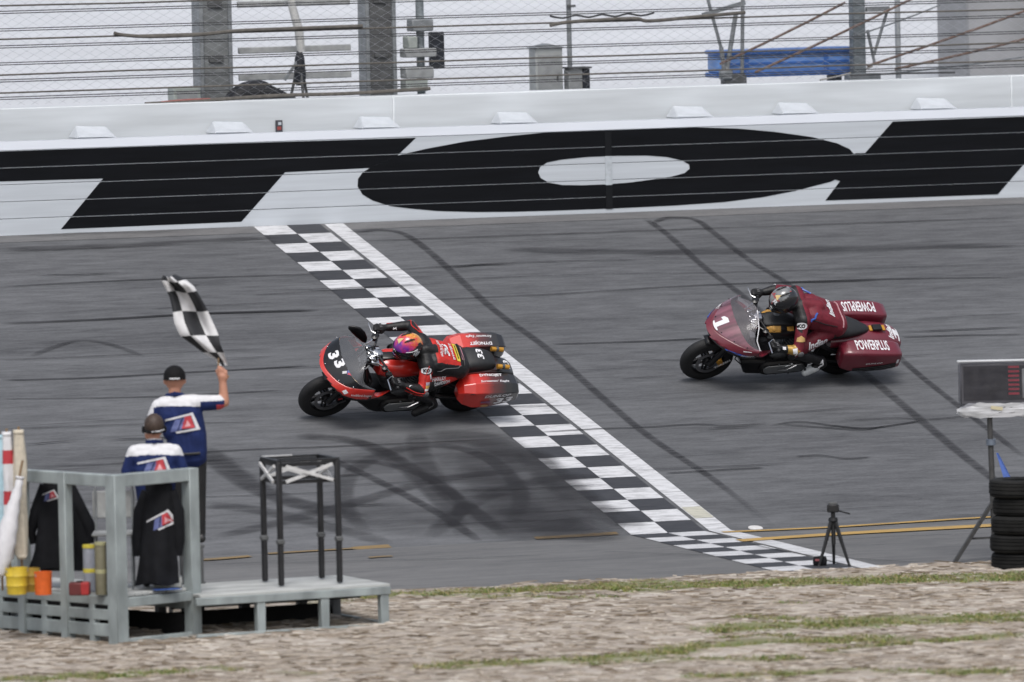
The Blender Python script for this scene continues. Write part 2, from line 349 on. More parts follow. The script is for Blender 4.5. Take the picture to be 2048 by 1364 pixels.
def ribbon(name, px, width, m, fade=.12, taper=1, k=8):
    pts = catmull([on_track(u, v) for u, v in px], k); _h[0] += .00012; h = _h[0]; vs = []; fs = []; cov = []
    n = len(pts)
    for i, p in enumerate(pts):
        d = (pts[min(i+1, n-1)]-pts[max(i-1, 0)]).normalized(); nn = NB if p.y > YB else NA; s = d.cross(nn).normalized(); t = i/(n-1)
        e = min(1, t/fade, (1-t)/fade) if fade else 1
        wd = width*(.6+.4*e) if taper else width
        for j, (q, c) in enumerate(((-.5, 0), (-.28, .9), (0, 1), (.28, .9), (.5, 0))):
            vs.append(p+s*q*wd+nn*h); cov.append(c*e)
    for i in range(n-1):
        for j in range(4): fs.append((i*5+j, i*5+j+1, i*5+j+6, i*5+j+5))
    me = MB().add(vs, fs).mesh(name, m); a = me.attributes.new('cover', 'FLOAT', 'POINT'); a.data.foreach_set('value', cov)
    return link(name, me, track if pts[n//2].y > YB else apron)
for px, wd, m in [
    ([(690, 464), (722, 464), (760, 461), (810, 470), (868, 512), (985, 618), (1093, 697), (1200, 792), (1300, 875), (1430, 962), (1555, 1060)], .13, M_SKID),
    ([(1306, 449), (1322, 440), (1348, 436), (1392, 441), (1432, 470), (1500, 522), (1572, 566), (1640, 620)], .12, M_SKID),
    ([(1290, 438), (1335, 470), (1410, 536), (1480, 588), (1540, 640)], .12, M_SKID),
    ([(1660, 690), (1735, 752), (1850, 848), (1930, 915), (2040, 1000)], .15, M_SKID),
    ([(1780, 700), (1850, 760), (1920, 815), (2048, 915)], .11, M_SKID),
    ([(590, 876), (650, 876), (730, 890), (810, 935), (880, 1000), (930, 1075)], .30, M_SOFT), ([(660, 872), (760, 900), (900, 985), (1010, 1075)], .22, M_SOFT),
    ([(740, 1075), (690, 1010), (705, 945), (780, 905), (880, 892), (980, 920), (1040, 985), (1020, 1060)], .24, M_SOFT), ([(1000, 880), (980, 950), (1020, 1010), (1120, 1060), (1230, 1085)], .8, M_HAZE),
    ([(840, 872), (960, 880), (1080, 935), (1160, 1010), (1200, 1075)], .7, M_HAZE), ([(430, 1076), (560, 1046), (720, 1003), (870, 962), (1060, 940)], .24, M_SOFT), ([(400, 1010), (520, 1022), (650, 1052), (780, 1088)], .34, M_SOFT),
    ([(405, 895), (450, 935), (520, 980), (610, 1012), (740, 1040)], .40, M_SKID), ([(860, 1075), (950, 1005), (1080, 962), (1210, 955)], .28, M_SOFT), ([(830, 862), (850, 930), (910, 1000), (1020, 1070)], .30, M_SOFT),
    ([(700, 900), (860, 940), (1000, 1000), (1120, 1085)], 1.5, M_HAZE), ([(620, 1000), (820, 1040), (1050, 1050), (1260, 1075)], 1.3, M_HAZE), ([(900, 860), (1000, 930), (1060, 1000), (1100, 1080)], 1.2, M_HAZE), ([(640, 910), (760, 965), (880, 1030), (960, 1085)], .16, M_SKID),
    ([(560, 955), (640, 930), (740, 925), (840, 950), (920, 1005), (900, 1060)], .18, M_SOFT), ([(1060, 900), (1100, 950), (1180, 1010), (1280, 1060)], .5, M_SOFT),
    ([(60, 715), (110, 695), (160, 682), (220, 690), (290, 715)], .12, M_SOFT),
    ([(1000, 500), (1400, 505), (2048, 490)], .30, M_SOFT), ([(0, 500), (280, 490), (560, 475)], .22, M_SOFT)]:
    ribbon('skid_mark', px, wd, m)
for px, wd in [([(0, 575), (250, 562), (520, 553), (640, 549)], .035), ([(0, 649), (200, 640), (420, 628), (640, 622)], .09), ([(0, 762), (180, 757), (400, 745), (620, 733)], .05), ([(0, 722), (220, 712), (500, 700)], .02),
               ([(0, 800), (300, 795), (560, 782)], .03), ([(60, 935), (240, 928), (420, 905), (700, 893), (1000, 880)], .03), ([(500, 592), (700, 580)], .02), ([(0, 860), (280, 850), (520, 846)], .02),
               ([(840, 602), (1100, 590), (1400, 572), (1760, 560), (2048, 556)], .04), ([(900, 560), (1200, 550), (1500, 545), (2048, 528)], .02), ([(1100, 690), (1290, 684), (1410, 678)], .05), ([(1800, 676), (1930, 672), (2048, 670)], .045),
               ([(1080, 867), (1180, 860), (1290, 856), (1390, 850), (1450, 853), (1540, 848)], .045), ([(1540, 852), (1600, 845), (1660, 852), (1730, 858), (1800, 850), (1845, 842)], .05), ([(1560, 850), (1640, 856), (1720, 861), (1770, 854)], .035),
               ([(1330, 948), (1400, 944), (1460, 940), (1530, 937)], .05), ([(1590, 915), (1640, 912), (1690, 919), (1742, 916)], .045), ([(1700, 842), (1790, 838), (1860, 840), (1940, 833)], .03), ([(700, 548), (1000, 528), (1300, 520)], .025),
               ([(0, 505), (400, 490), (560, 484)], .03), ([(700, 485), (1100, 470), (1600, 452), (2048, 436)], .03), ([(0, 1010), (300, 1000), (700, 985)], .02), ([(860, 1052), (1000, 1046), (1180, 1040)], .02),
               ([(1620, 1085), (1800, 1075), (1990, 1068)], .03), ([(1500, 1090), (1620, 1112), (1850, 1128)], .035), ([(1200, 1105), (1400, 1112), (1640, 1120)], .02), ([(420, 1130), (800, 1122), (1100, 1112)], .03), ([(300, 620), (560, 606)], .02), ([(100, 880), (340, 872)], .016), ([(1240, 760), (1360, 752)], .02), ([(1830, 640), (2048, 628)], .02)]:
    ribbon('pavement_seam', px, wd, M_SEAM, .08)
random.seed(5)
for i in range(46):
    v_ = random.uniform(470, 1050); u_ = random.uniform(-60, 1950); L_ = random.uniform(60, 420); sl = .036+.012*(v_-450)/600
    ribbon('pavement_seam', [(u_+L_*k/4, v_-sl*L_*k/4+random.uniform(-1.5, 1.5)) for k in range(5)], random.uniform(.012, .05)*(1.6 if random.random() < .2 else 1), M_SEAM if random.random() < .45 else M_SKID, .25)
def strip(name, px, width, m, h, par=None):
    pts = catmull([on_track(u, v) for u, v in px], 8); vs = []; fs = []
    for i, p in enumerate(pts):
        nn = NB if p.y > YB else NA; wd = width*(.85+.3*noise.noise(p*1.3)); ac = V((0, nn.z, -nn.y)); vs += [p-ac*wd/2+nn*h, p+ac*wd/2+nn*h]
    fs = [(2*i, 2*i+2, 2*i+3, 2*i+1) for i in range(len(pts)-1)]
    return link(name, MB().add(vs, fs).mesh(name, m), par)
strip('yellow_line', [(1478, 1083), (1700, 1068), (1990, 1052), (2200, 1040)], .30, M_YLINE, .012, apron)
strip('yellow_line', [(1445, 1066), (1560, 1061), (1680, 1055), (1850, 1044), (2200, 1022)], .14, M_YLINE, .012, track)
strip('yellow_line', [(395, 1122), (440, 1119), (500, 1114)], .16, M_YFADE, .012, apron)
strip('yellow_line', [(535, 1109), (600, 1105), (700, 1099), (780, 1094)], .13, M_YFADE, .012, apron)
strip('yellow_line', [(1070, 1078), (1140, 1074), (1235, 1068)], .10, M_YFADE, .012, apron)
strip('yellow_line', [(738, 1117), (762, 1115), (785, 1114)], .10, M_YFADE, .012, apron)
o = on_track(1511, 1057)
tag(MB().lathe(o+NB*.012, NB, [(0, 0), (.0, .075), (-.006, .08)], 20).build('drain_cover', mat('pale_cap', (.55, .54, .53), .6)), 'small round pale cap lying on the yellow line by the white stripe', 'cover')
# ================================================================== INFIELD: dirt, grass, debris
def edge_y(x): return -16.95-.06*x+.10*noise.noise(V((x*.9, 3, 0)))+.05*noise.noise(V((x*3.1, 9, 0)))
GR = []
for px, wd, dens in [([(600, 1204), (800, 1196), (1000, 1189), (1150, 1183), (1300, 1172)], .55, 1), ([(1250, 1182), (1400, 1178), (1600, 1170), (1800, 1166), (2048, 1160), (2200, 1152)], .75, 1),
                     ([(900, 1340), (1100, 1330), (1250, 1322), (1400, 1300), (1600, 1290), (1760, 1284)], .55, 1), ([(1480, 1262), (1700, 1252), (1850, 1248), (2048, 1240), (2200, 1232)], .8, .9), ([(1500, 1240), (1600, 1246), (1750, 1255)], .35, .8),
                     ([(1000, 1336), (1300, 1328), (1560, 1322)], .45, .7), ([(40, 1366), (200, 1358), (330, 1352)], .5, .9), ([(1400, 1360), (1700, 1352), (2000, 1348)], .45, .7), ([(1650, 1310), (1850, 1290), (2048, 1275)], .25, .9), ([(1460, 1282), (1560, 1278)], .25, .8),
                     ([(380, 1190), (500, 1195), (640, 1205)], .9, .8), ([(900, 1200), (1250, 1200)], .2, .5), ([(420, 1345), (620, 1356)], .25, .5), ([(1560, 1212), (1620, 1214)], .15, .6), ([(0, 1210), (200, 1205), (400, 1195)], 1.2, .7)]:
    GR.append(([on_apron(u, v).xy for u, v in px], wd, dens))
def grass_at(x, y):
    best = 0
    q = V((x, y))
    for pts, wd, dens in GR:
        for i in range(len(pts)-1):
            a, b = pts[i], pts[i+1]; d = b-a; t = min(1, max(0, (q-a).dot(d)/d.length_squared)); D = (q-a-d*t).length
            nn = noise.noise(V((x*.8, y*2.2, 0)))*.6+noise.noise(V((x*2.5, y*6, 4)))*.5
            s = (1-D/(wd*.62))*1.6*dens+nn
            if s > best: best = s
    return min(1, max(0, best))
NX, NY = 190, 120; X0, X1, Y1, Y2 = -13.0, 6.0, -16.6, -29.0
vs = []; fs = []; gcol = []
for j in range(NY+1):
    for i in range(NX+1):
        x = X0+(X1-X0)*i/NX; e = edge_y(x); y = e+(Y2-e)*j/NY
        h = .012 if j == 0 else .03+.035*noise.noise(V((x*.9, y*2.4, 0)))+.03*noise.noise(V((x*3, y*7, 5)))+.018*noise.noise(V((x*8, y*16, 9)))
        vs.append(V((x, y, gz(y)+max(.006, h)))); gcol.append(grass_at(x, y))
for j in range(NY):
    for i in range(NX): a = j*(NX+1)+i; fs.append((a, a+1, a+NX+2, a+NX+1))
def dirt_mat():
    m = bpy.data.materials.new('dirt'); m.use_nodes = True; nt = m.node_tree; b = nt.nodes['Principled BSDF']; L = nt.links.new; b.inputs['Roughness'].default_value = .95; b.inputs['Specular IOR Level'].default_value = .15
    geo = nt.nodes.new('ShaderNodeNewGeometry')
    def nz(scale, st, d=5):
        mp = nt.nodes.new('ShaderNodeMapping'); mp.inputs['Rotation'].default_value = (0, 0, .34); mp.inputs['Scale'].default_value = st; L(geo.outputs['Position'], mp.inputs[0])
        n = nt.nodes.new('ShaderNodeTexNoise'); n.inputs['Scale'].default_value = scale; n.inputs['Detail'].default_value = d; n.inputs['Roughness'].default_value = .65; L(mp.outputs[0], n.inputs[0]); return n.outputs[0]
    a = nz(13, (.17, .8, 1), 6); c = nz(1.3, (.35, 1, 1), 3)
    ad = nt.nodes.new('ShaderNodeMath'); ad.operation = 'MULTIPLY_ADD'; ad.inputs[1].default_value = .6; L(c, ad.inputs[0]); L(a, ad.inputs[2])
    cr = nt.nodes.new('ShaderNodeValToRGB'); L(ad.outputs[0], cr.inputs[0]); e = cr.color_ramp.elements
    e[0].position = .55; e[0].color = (.085, .066, .046, 1); e[1].position = 1.02; e[1].color = (.45, .41, .365, 1)
    for p_, c_ in ((.66, (.18, .15, .118)), (.80, (.305, .266, .226))): k = e.new(p_); k.color = (*c_, 1)
    at = nt.nodes.new('ShaderNodeAttribute'); at.attribute_name = 'grass'
    mx = nt.nodes.new('ShaderNodeMix'); mx.data_type = 'RGBA'; L(cr.outputs[0], mx.inputs[6]); mx.inputs[7].default_value = (.15, .165, .065, 1)
    mu = nt.nodes.new('ShaderNodeMath'); mu.operation = 'MULTIPLY'; mu.inputs[1].default_value = .75; L(at.outputs['Fac'], mu.inputs[0]); L(mu.outputs[0], mx.inputs[0])
    L(mx.outputs[2], b.inputs['Base Color'])
    bp = nt.nodes.new('ShaderNodeBump'); bp.inputs['Strength'].default_value = .6; bp.inputs['Distance'].default_value = .03; L(a, bp.inputs['Height']); L(bp.outputs[0], b.inputs['Normal'])
    return m
M_DIRT = dirt_mat()
me = MB().add(vs, fs).mesh('infield', M_DIRT, True, 180); at_ = me.attributes.new('grass', 'FLOAT', 'POINT'); at_.data.foreach_set('value', gcol)
struct('infield', me)
FAR = -400
struct('far_infield', MB().add([(-300, -19, gz(-19)-.02), (300, -19, gz(-19)-.02), (300, FAR, gz(FAR)-.02), (-300, FAR, gz(FAR)-.02)], [(0, 1, 2, 3)]).mesh('far_infield', M_DIRT))
def spray(name, label, n, test, make, m):
    mb_v = []; mb_f = []; cols = []
    c = 0; tries = 0
    while c < n and tries < n*30:
        tries += 1; x = random.uniform(-12, 5.2); y = random.uniform(-27.8, -16.9)
        if y > edge_y(x)-.03: continue
        # keep to what the lens can see
        d = V((x, y, gz(y)))-CAM; u = 1024+FPX*d.dot(r2)/d.dot(fw); v = 682-FPX*d.dot(u2)/d.dot(fw)
        if not (-120 < u < 2170 and v < 1420): continue
        if random.random() > test(x, y): continue
        c += 1; vs, fs, col = make(x, y); k = len(mb_v); mb_v += vs; mb_f += [tuple(i+k for i in f) for f in fs]; cols += [col]*len(vs)
    me = bpy.data.meshes.new(name); me.from_pydata(mb_v, [], mb_f); me.materials.append(m)
    a = me.attributes.new('tone', 'FLOAT_COLOR', 'POINT'); a.data.foreach_set('color', [k for cc in cols for k in (*cc, 1)])
    return tag(link(name, me), label, name.replace('_', ' '), kind='stuff')
def blade(x, y):
    vs = []; fs = []; z = gz(y)+.02; tone = random.uniform(.7, 1.35); col = (.15*tone*random.uniform(.75, 1.35), .19*tone, .055*tone) if random.random() < .68 else (.30*tone, .25*tone, .14*tone)
    for b in range(3):
        a = random.uniform(0, 2*pi); h = random.uniform(.012, .045); ln = random.uniform(.02, .06); wd = random.uniform(.004, .008); q = V((x+random.uniform(-.03, .03), y+random.uniform(-.02, .02), z)); s = V((-sin(a), cos(a), 0))*wd
        d = V((cos(a), sin(a), 0))*ln; k = len(vs); vs += [q-s, q+s, q+d*.5+V((0, 0, h*.7)), q+d+V((0, 0, h))]; fs += [(k, k+1, k+2), (k+1, k+3, k+2)]
    return vs, fs, col
M_GRASS = mat('grass', (0, 0, 0), .7, vary=.2, attr='tone', spec=.2)
spray('grass', 'short green grass in ragged strips across the dirt', 11500, lambda x, y: grass_at(x, y)**1.3*(.25+.75*max(0, min(1, .6+1.4*noise.noise(V((x*3, y*9, 1)))))), blade, M_GRASS)
PAL = [(.39, .35, .30), (.34, .30, .255), (.29, .25, .21), (.16, .125, .09), (.095, .072, .05), (.22, .18, .14), (.46, .425, .38), (.31, .27, .225)]
def chip(x, y):
    a = -.34+random.gauss(0, .16); L = random.uniform(.05, .30)*random.choice((.5, 1, 1)); wd = random.uniform(.008, .02); h = random.uniform(.003, .013); q = V((x, y, gz(y)+.03+.03*noise.noise(V((x*.9, y*2.4, 0)))+.03*noise.noise(V((x*3, y*7, 5)))))
    d = V((cos(a), sin(a), random.uniform(-.12, .12)))*L/2; s = V((-sin(a), cos(a), 0))*wd/2; t = V((0, 0, h))
    vs = [q-d-s, q-d+s, q+d*.9+s*.7, q+d-s*.6, q-d*.8+t, q+d*.7+t*.8]
    return vs, [(0, 3, 5, 4), (1, 4, 5, 2), (0, 4, 1), (2, 5, 3)], random.choice(PAL)
spray('dirt_debris', 'broken straw and wood chips lying over the pale dirt', 14000, lambda x, y: 1-.85*grass_at(x, y), chip, mat('debris', (0, 0, 0), .95, vary=.2, attr='tone', spec=.1))
# ================================================================== BARRIER WITH PAINTED LETTERS
M_WHITE = mat('barrier_white', (.49, .525, .565), .55, vary=.09, scale=5, stretch=(.12, 1, 3))
M_BLACK = mat('barrier_black', (.0045, .0052, .007), .65, vary=.25, spec=.12, scale=4, stretch=(.3, 1, 3))
M_CONC = mat('wall_concrete', (.545, .575, .60), .8, vary=.12, scale=3, bump=.1, stretch=(.2, 1, 2.5))
M_STEEL = mat('galvanised', (.22, .235, .245), .55, .3, .2, 9)
M_CAP = mat('cap_white', (.52, .55, .60), .5, vary=.04, scale=3, stretch=(.3, 1, 1))
BX0, BX1 = -22, 32
barrier = thing('barrier', 'long white steel barrier with giant black letters along the track', 'barrier', (0, 0, 0))
TH = .2
me = MB().box(((BX0+BX1)/2, .1, 0), (BX1-BX0, .2, TH-.006)).mesh('tube', M_WHITE, bevel=.003)
for i in range(5):
    o = link('tube', me, barrier); o.location = (0, 0, TH*(i+.5))
MB().box(((BX0+BX1)/2, .135, .5), (BX1-BX0, .09, .98)).build('backing', mat('dark_gap', (.03, .03, .03), .9), barrier, False)
MB().add([(BX0, -.004, 1.002), (BX1, -.004, 1.002), (BX0, .035, 1.098), (BX1, .035, 1.098), (BX0, .2, 1.10), (BX1, .2, 1.10), (BX0, .2, 1.002), (BX1, .2, 1.002)], [(0, 1, 3, 2), (2, 3, 5, 4), (4, 5, 7, 6), (6, 7, 1, 0)]).build('cap', M_CAP, barrier, False)
from mathutils.geometry import tessellate_polygon
def letter(polys, lift=.0025):
    """wall outlines given as photo points, put on the barrier face and cut to the flat of each tube"""
    P2 = [[at_y(u, v, 0) for u, v in p] for p in polys]
    flat = [V((q.x, q.z, 0)) for p in P2 for q in p]; tris = tessellate_polygon([[V((q.x, q.z, 0)) for q in p] for p in P2]); mb = MB()
    for t in tris:
        for i in range(5):
            lo, hi = TH*i+.0045, TH*(i+1)-.0055; pg = [flat[k].xy for k in t]
            for s, lim in ((1, lo), (-1, hi)):
                out = []
                for a, b in zip(pg, pg[1:]+pg[:1]):
                    ia, ib = s*(a.y-lim) >= 0, s*(b.y-lim) >= 0
                    if ia: out.append(a)
                    if ia != ib: k = (lim-a.y)/(b.y-a.y); out.append(a+(b-a)*k)
                pg = out
                if len(pg) < 3: break
            if len(pg) >= 3: mb.add([(q.x, -lift, q.y) for q in pg], [tuple(range(len(pg)))])
    mb.build('painted_letter', M_BLACK, barrier, False)
k7 = lambda L: [(x/2, 200+y/2) for x, y in L]; k8 = lambda L: [(1024+x/2, 200+y/2) for x, y in L]
letter([k7([(-1300, 250), (-700, 228), (0, 206), (800, 178), (1664, 151), (1590, 222), (1478, 272), (1140, 289), (965, 487), (243, 517), (412, 314), (0, 326), (-700, 348), (-1300, 366)])])
outer = k7([(1590, 222), (1700, 196), (1860, 166), (2048, 143)])+k8([(150, 128), (350, 120), (550, 110), (700, 108), (900, 114), (1050, 127), (1200, 148), (1300, 173), (1350, 196), (1375, 225), (1360, 262), (1330, 300), (1275, 327), (1200, 346), (1130, 364), (1000, 389), (850, 408), (650, 422), (400, 434), (150, 443), (0, 447)])+k7([(1900, 448), (1750, 444), (1640, 434), (1560, 424), (1490, 402), (1450, 378), (1430, 345), (1432, 315), (1450, 290), (1478, 272)])
hole = k8([(104, 290), (112, 268), (140, 250), (200, 238), (300, 228), (420, 223), (540, 222), (620, 228), (680, 242), (708, 258), (710, 275), (690, 292), (640, 306), (560, 318), (470, 330), (380, 337), (280, 341), (200, 340), (145, 330), (115, 312)])
letter([outer, hole], .0035)
letter([k8([(1523, 86), (2048, 66), (3000, 32), (3000, 160), (2048, 255), (1943, 377), (1253, 402), (1312, 324), (1290, 318), (1350, 250), (1372, 213), (1412, 212)])], .0045)
pz = at_y(1217, 340, 0)
for v0, v1, mm in ((250, 263, M_WHITE), (263, 312, 0), (312, 370, 1), (370, 418, 0), (418, 431, M_WHITE)):
    z0_, z1_ = max(.01, at_y(1217, v1, 0).z), min(.99, at_y(1217, v0, 0).z)
    if mm == M_WHITE: continue
    MB().box((pz.x, -.006, (z0_+z1_)/2), (.085, .006, z1_-z0_)).build('splice_plate', mat('splice_pale', (.43, .465, .50), .6) if mm else mat('splice_dark', (.0085, .0095, .0115), .6, spec=.15), barrier, False)
# barrier anchor wedges in the gap behind the cap
wedge = MB().add([(-.25, .02, 0), (.25, .02, 0), (.25, .38, 0), (-.25, .38, 0), (-.23, .02, .035), (.14, .02, .02), (.23, .38, .12), (-.15, .38, .14)], [(0, 1, 5, 4), (1, 2, 6, 5), (2, 3, 7, 6), (3, 0, 4, 7), (4, 5, 6, 7), (3, 2, 1, 0)]).mesh('wedge', mat('wedge_white', (.48, .51, .545), .6, vary=.1, scale=6), bevel=.02)
WL = ['leftmost pale wedge block behind the barrier, above the black letter bar', 'second pale wedge block from the left behind the barrier cap', 'third pale wedge block from the left, over the slanted gap of the letters', 'pale wedge block behind the barrier, above the left half of the letter O', 'pale wedge block behind the barrier, above the right half of the letter O', 'pale wedge block between the letter O and the rightmost letter', 'rightmost pale wedge block behind the barrier cap']
for i, u in enumerate((195, 470, 765, 1040, 1392, 1603, 1880)):
    p = at_y(u, 275-u*.035, .2); o = tag(link('wedge_block', wedge), WL[i], 'block', 'wedge blocks along the barrier'); o.location = (p.x, .2, 1.101)
# concrete wall behind
wall = thing('concrete_wall', 'grey white concrete wall behind the barrier, carrying the catch fence', 'wall', (0, .8, -1))
random.seed(11)
for i in range(7):
    a, b = -22+8*i, -22+8*(i+1)
    MB().box(((a+b)/2, 0, 1.23), (b-a-.003, .32, 2.48)).build('wall_panel', M_CONC, wall, bevel=.012)
sg = thing('wall_sign', 'small dark number plate on the concrete wall left of the letters', 'sign', at_y(558, 253, .62))
MB().box((0, 0, 0), (.085, .012, .15)).build('plate', mat('sign_dark', (.05, .05, .06), .5), sg, False)
decal('pale_patch', QUAD, M_WHITE, None, (.008, -.008, .035), (1, 0, 0), (0, 0, 1), .04, .035, 0, 0, parent=sg)
decal('red_patch', QUAD, mat('sign_red', (.30, .06, .05), .5), None, (0, -.008, -.02), (1, 0, 0), (0, 0, 1), .05, .04, 0, 0, parent=sg)
# ================================================================== CATCH FENCE AND WHAT STANDS BEHIND IT
struct('concourse', MB().add([(-150, .97, 1.0), (150, .97, 1.0), (150, 160, 10.5), (-150, 160, 10.5)], [(0, 1, 2, 3)]).mesh('concourse', mat('concourse_concrete', (.49, .505, .53), .85, vary=.07, scale=.8, stretch=(.2, 1, 1))))
FY = .8
fence = thing('catch_fence', 'steel cable catch fence with wire mesh on top of the concrete wall', 'fence', (0, FY, 1.48))
M_CABLE = mat('cable_dark', (.06, .062, .066), .6, .4, .25, 12)
M_ROPE = mat('cable_brown', (.10, .092, .082), .8, 0, .3, 14)
def cable(v0, r, m, wob=0, dy=0):
    z = at_y(0, v0, FY+dy).z-1.48; pts = []
    for i in range(61):
        x = -22+54*i/60; pts.append((x, dy, z+wob*noise.noise(V((x*.45, v0, 0)))))
    MB().tube(pts, r, 6).build('cable', m, fence)
for v in (25, 60, 94, 128, 162, 197):
    cable(v-2.2, .006, M_CABLE); cable(v+2.2, .006, M_CABLE)
for v in (12, 79, 150, 186): cable(v, .011, M_ROPE, .012, -.02)
cable(219, .012, M_ROPE, .012, -.02)
for v in (-9, -22, -40): cable(v, .007, M_CABLE)
mb = MB(); a = .17
z0, z1 = 0.02, 1.75
n = int(54/a)
for i in range(-11, n):
    for s in (-1, 1):
        x = -22+i*a; xs = x+(0 if s > 0 else (z1-z0)/.55); p = V((xs, .012*s, z0)); q = V((xs+s*(z1-z0)/.55, .012*s, z1))
        if q.x < -24 or q.x > 34: continue
        mb.cyl(p, q, .0014, n=3, caps=False)
tag(mb.build('wire_mesh', mat('mesh_wire', (.33, .34, .37), .6, .2, .1), fence, False), kind='stuff')
def yz(u, v, y): return at_y(u, v, y)
def vbox(mb, u0, u1, v0, v1, y, d, mi=0):
    """a box whose front stands at depth y and spans the given part of the view"""
    p, q = yz(u0, v1, y), yz(u1, v0, y); mb.box(((p.x+q.x)/2, y+d/2, (p.z+q.z)/2), (abs(q.x-p.x), d, abs(q.z-p.z)), None, mi); return mb
M_PIL = mat('pillar_grey', (.155, .165, .168), .75, 0, .3, 6, bump=.15)
M_PILD = mat('pillar_dark', (.09, .093, .095), .7, .1, .35, 7)
M_GREY = mat('box_grey', (.30, .31, .31), .6, 0, .2, 8)
M_GRN = mat('box_greygreen', (.34, .37, .345), .65, 0, .2, 8)
M_NAVY = mat('case_navy', (.012, .015, .022), .5, 0, .3, 10)
M_RUST = mat('rusty_cable', (.17, .118, .098), .8, .1, .3, 20)
def pillar(name, label, u, wd, y, m, cat='pillar', flange=True):
    p = yz(u, 150, y); t = thing(name, label, cat, (p.x, y, 1.0))
    MB().box((0, 0, 1.8), (wd, wd*.8, 3.6)).build('shaft', m, t, bevel=.015)
    if flange:
        for s in (-1, 1): MB().box((s*wd*.5, -.02, 1.8), (.05, wd*.86, 3.6)).build('flange', M_STEEL, t, bevel=.006)
        MB().box((0, 0, .05), (wd*1.5, wd*1.4, .1)).build('base_plate', M_STEEL, t, bevel=.01)
        for z in (.95, 1.6): MB().box((0, -wd*.42, z), (wd*.5, .04, .09)).build('bracket', M_PILD, t, bevel=.006)
    return t
pillar('steel_pillar', 'thick pale grey pillar behind the fence at the upper left', 425, .36, 1.7, M_PIL)
pillar('steel_pillar', 'thick dark grey pillar behind the fence, right of the pale one', 755, .34, 1.7, M_PILD)
rl = thing('guard_rail', 'grey horizontal rails joining the two thick pillars behind the fence', 'rail', (yz(590, 150, 1.75).x, 1.75, 1.0))
for v in (6, 98, 152):
    z = yz(590, v, 1.75).z-1.0; MB().box((0, 0, z), (1.42, .05, .075)).build('rail', M_GREY, rl, bevel=.008)
# dark covered case on the wall between the pillars
c = yz(520, 168, 1.25); t = thing('covered_case', 'lumpy black covered case behind the fence between the pillars', 'case', (c.x, 1.25, 1.05))
rings = []
for i in range(13):
    k = i/12; h = .13+.17*sin(pi*min(1, k*1.15))**.6+.03*noise.noise(V((k*5, 1, 2))); hw = .16+.03*noise.noise(V((k*4, 7, 2)))
    rings.append(sell(0, .30+h*.5, hw, h*.62, -.42+.82*k, 16, 3))
MB().loft(rings).build('cover', mat('black_tarp', (.011, .012, .016), .6, 0, .4, 14, bump=.3), t)
MB().box((.05, -.02, .16), (.7, .26, .3)).build('crate', M_NAVY, t, bevel=.01)
c = yz(368, 170, 1.3); t = thing('junction_box', 'grey green box beside the pale pillar behind the fence', 'box', (c.x, 1.3, 1.05))
MB().box((0, 0, .4), (.34, .25, .36)).build('housing', M_GRN, t, bevel=.015); MB().box((0, -.128, .4), (.26, .008, .27)).build('door', M_GREY, t, bevel=.004); MB().box((.1, 0, .1), (.06, .06, .24)).build('stand', M_STEEL, t)
# white mast with dark horn speaker on a tripod
c = yz(600, 150, 1.5); t = thing('speaker_mast', 'white slanting mast with a dark tripod head between the two pillars', 'mast', (c.x, 1.5, 1.05))
MB().tube([(.02, 0, .95), (0, 0, 1.2), (-.08, 0, 1.5), (-.13, 0, 2.1)], [.05, .055, .05, .045], 10).build('mast', mat('mast_white', (.50, .50, .49), .6), t)
MB().lathe((0, 0, .55), (0, 0, 1), [(0, .05), (.1, .075), (.32, .06), (.42, .03), (.42, 0)], 14).build('head', M_NAVY, t)
for k in range(3):
    a_ = 2*pi*k/3+.5; MB().cyl((0, 0, .9), (.22*cos(a_), .22*sin(a_), 0), .02, .016, 8).build('leg', M_PILD, t)
MB().bar((-.2, -.02, .62), (.02, -.02, .92), .03, .03).build('brace', M_STEEL, t)
# control cabinet on a pole right of the dark pillar
c = yz(842, 150, 1.55); t = thing('control_pole', 'grey pole with stacked boxes and a dark panel, right of the dark pillar', 'pole', (c.x, 1.55, 1.05))
Z = lambda v: yz(842, v, 1.55).z-1.05
MB().cyl((0, 0, 0), (0, 0, 2.4), .05, n=12).build('pole', mat('pole_blue_grey', (.22, .25, .265), .55, .3, .2, 9), t)
for (dx, wd, v0, v1, m) in ((-.01, .27, 38, 62, M_STEEL), (-.04, .40, 96, 114, M_GREY), (-.06, .36, 134, 156, M_GREY), (-.1, .28, 158, 182, M_GRN), (-.14, .12, 72, 96, M_GRN)):
    MB().box((dx, -.03, (Z(v0)+Z(v1))/2), (wd, .22, abs(Z(v0)-Z(v1)))).build('housing', m, t, bevel=.012)
MB().box((.17, -.1, (Z(64)+Z(138))/2), (.19, .05, abs(Z(64)-Z(138)))).build('panel', M_NAVY, t, bevel=.01)
# cabinet, small box, thin post
c = yz(1092, 150, 1.4); t = thing('electrical_cabinet', 'pale grey electrical cabinet behind the fence above the letter O', 'cabinet', (c.x, 1.4, 1.05))
h = yz(1092, 95, 1.4).z-1.05
MB().box((0, 0, h/2), (.35, .25, h)).build('housing', mat('cabinet_pale', (.36, .375, .37), .6, 0, .1, 6), t, bevel=.014); MB().box((0, -.128, h*.55), (.29, .008, h*.72)).build('door', M_GREY, t, bevel=.004)
MB().box((.1, -.136, h*.6), (.02, .012, .07)).build('handle', M_PILD, t); MB().add([(-.2, -.15, h), (.2, -.15, h), (.2, .15, h), (-.2, .15, h), (0, -.1, h+.05), (0, .1, h+.05)], [(0, 1, 4), (1, 2, 5, 4), (2, 3, 5), (3, 0, 4, 5), (3, 2, 1, 0)]).build('roof', M_STEEL, t, False)
c = yz(1140, 150, 1.7); t = thing('thin_post', 'thin grey post behind the pale electrical cabinet', 'post', (c.x, 1.7, 1.0))
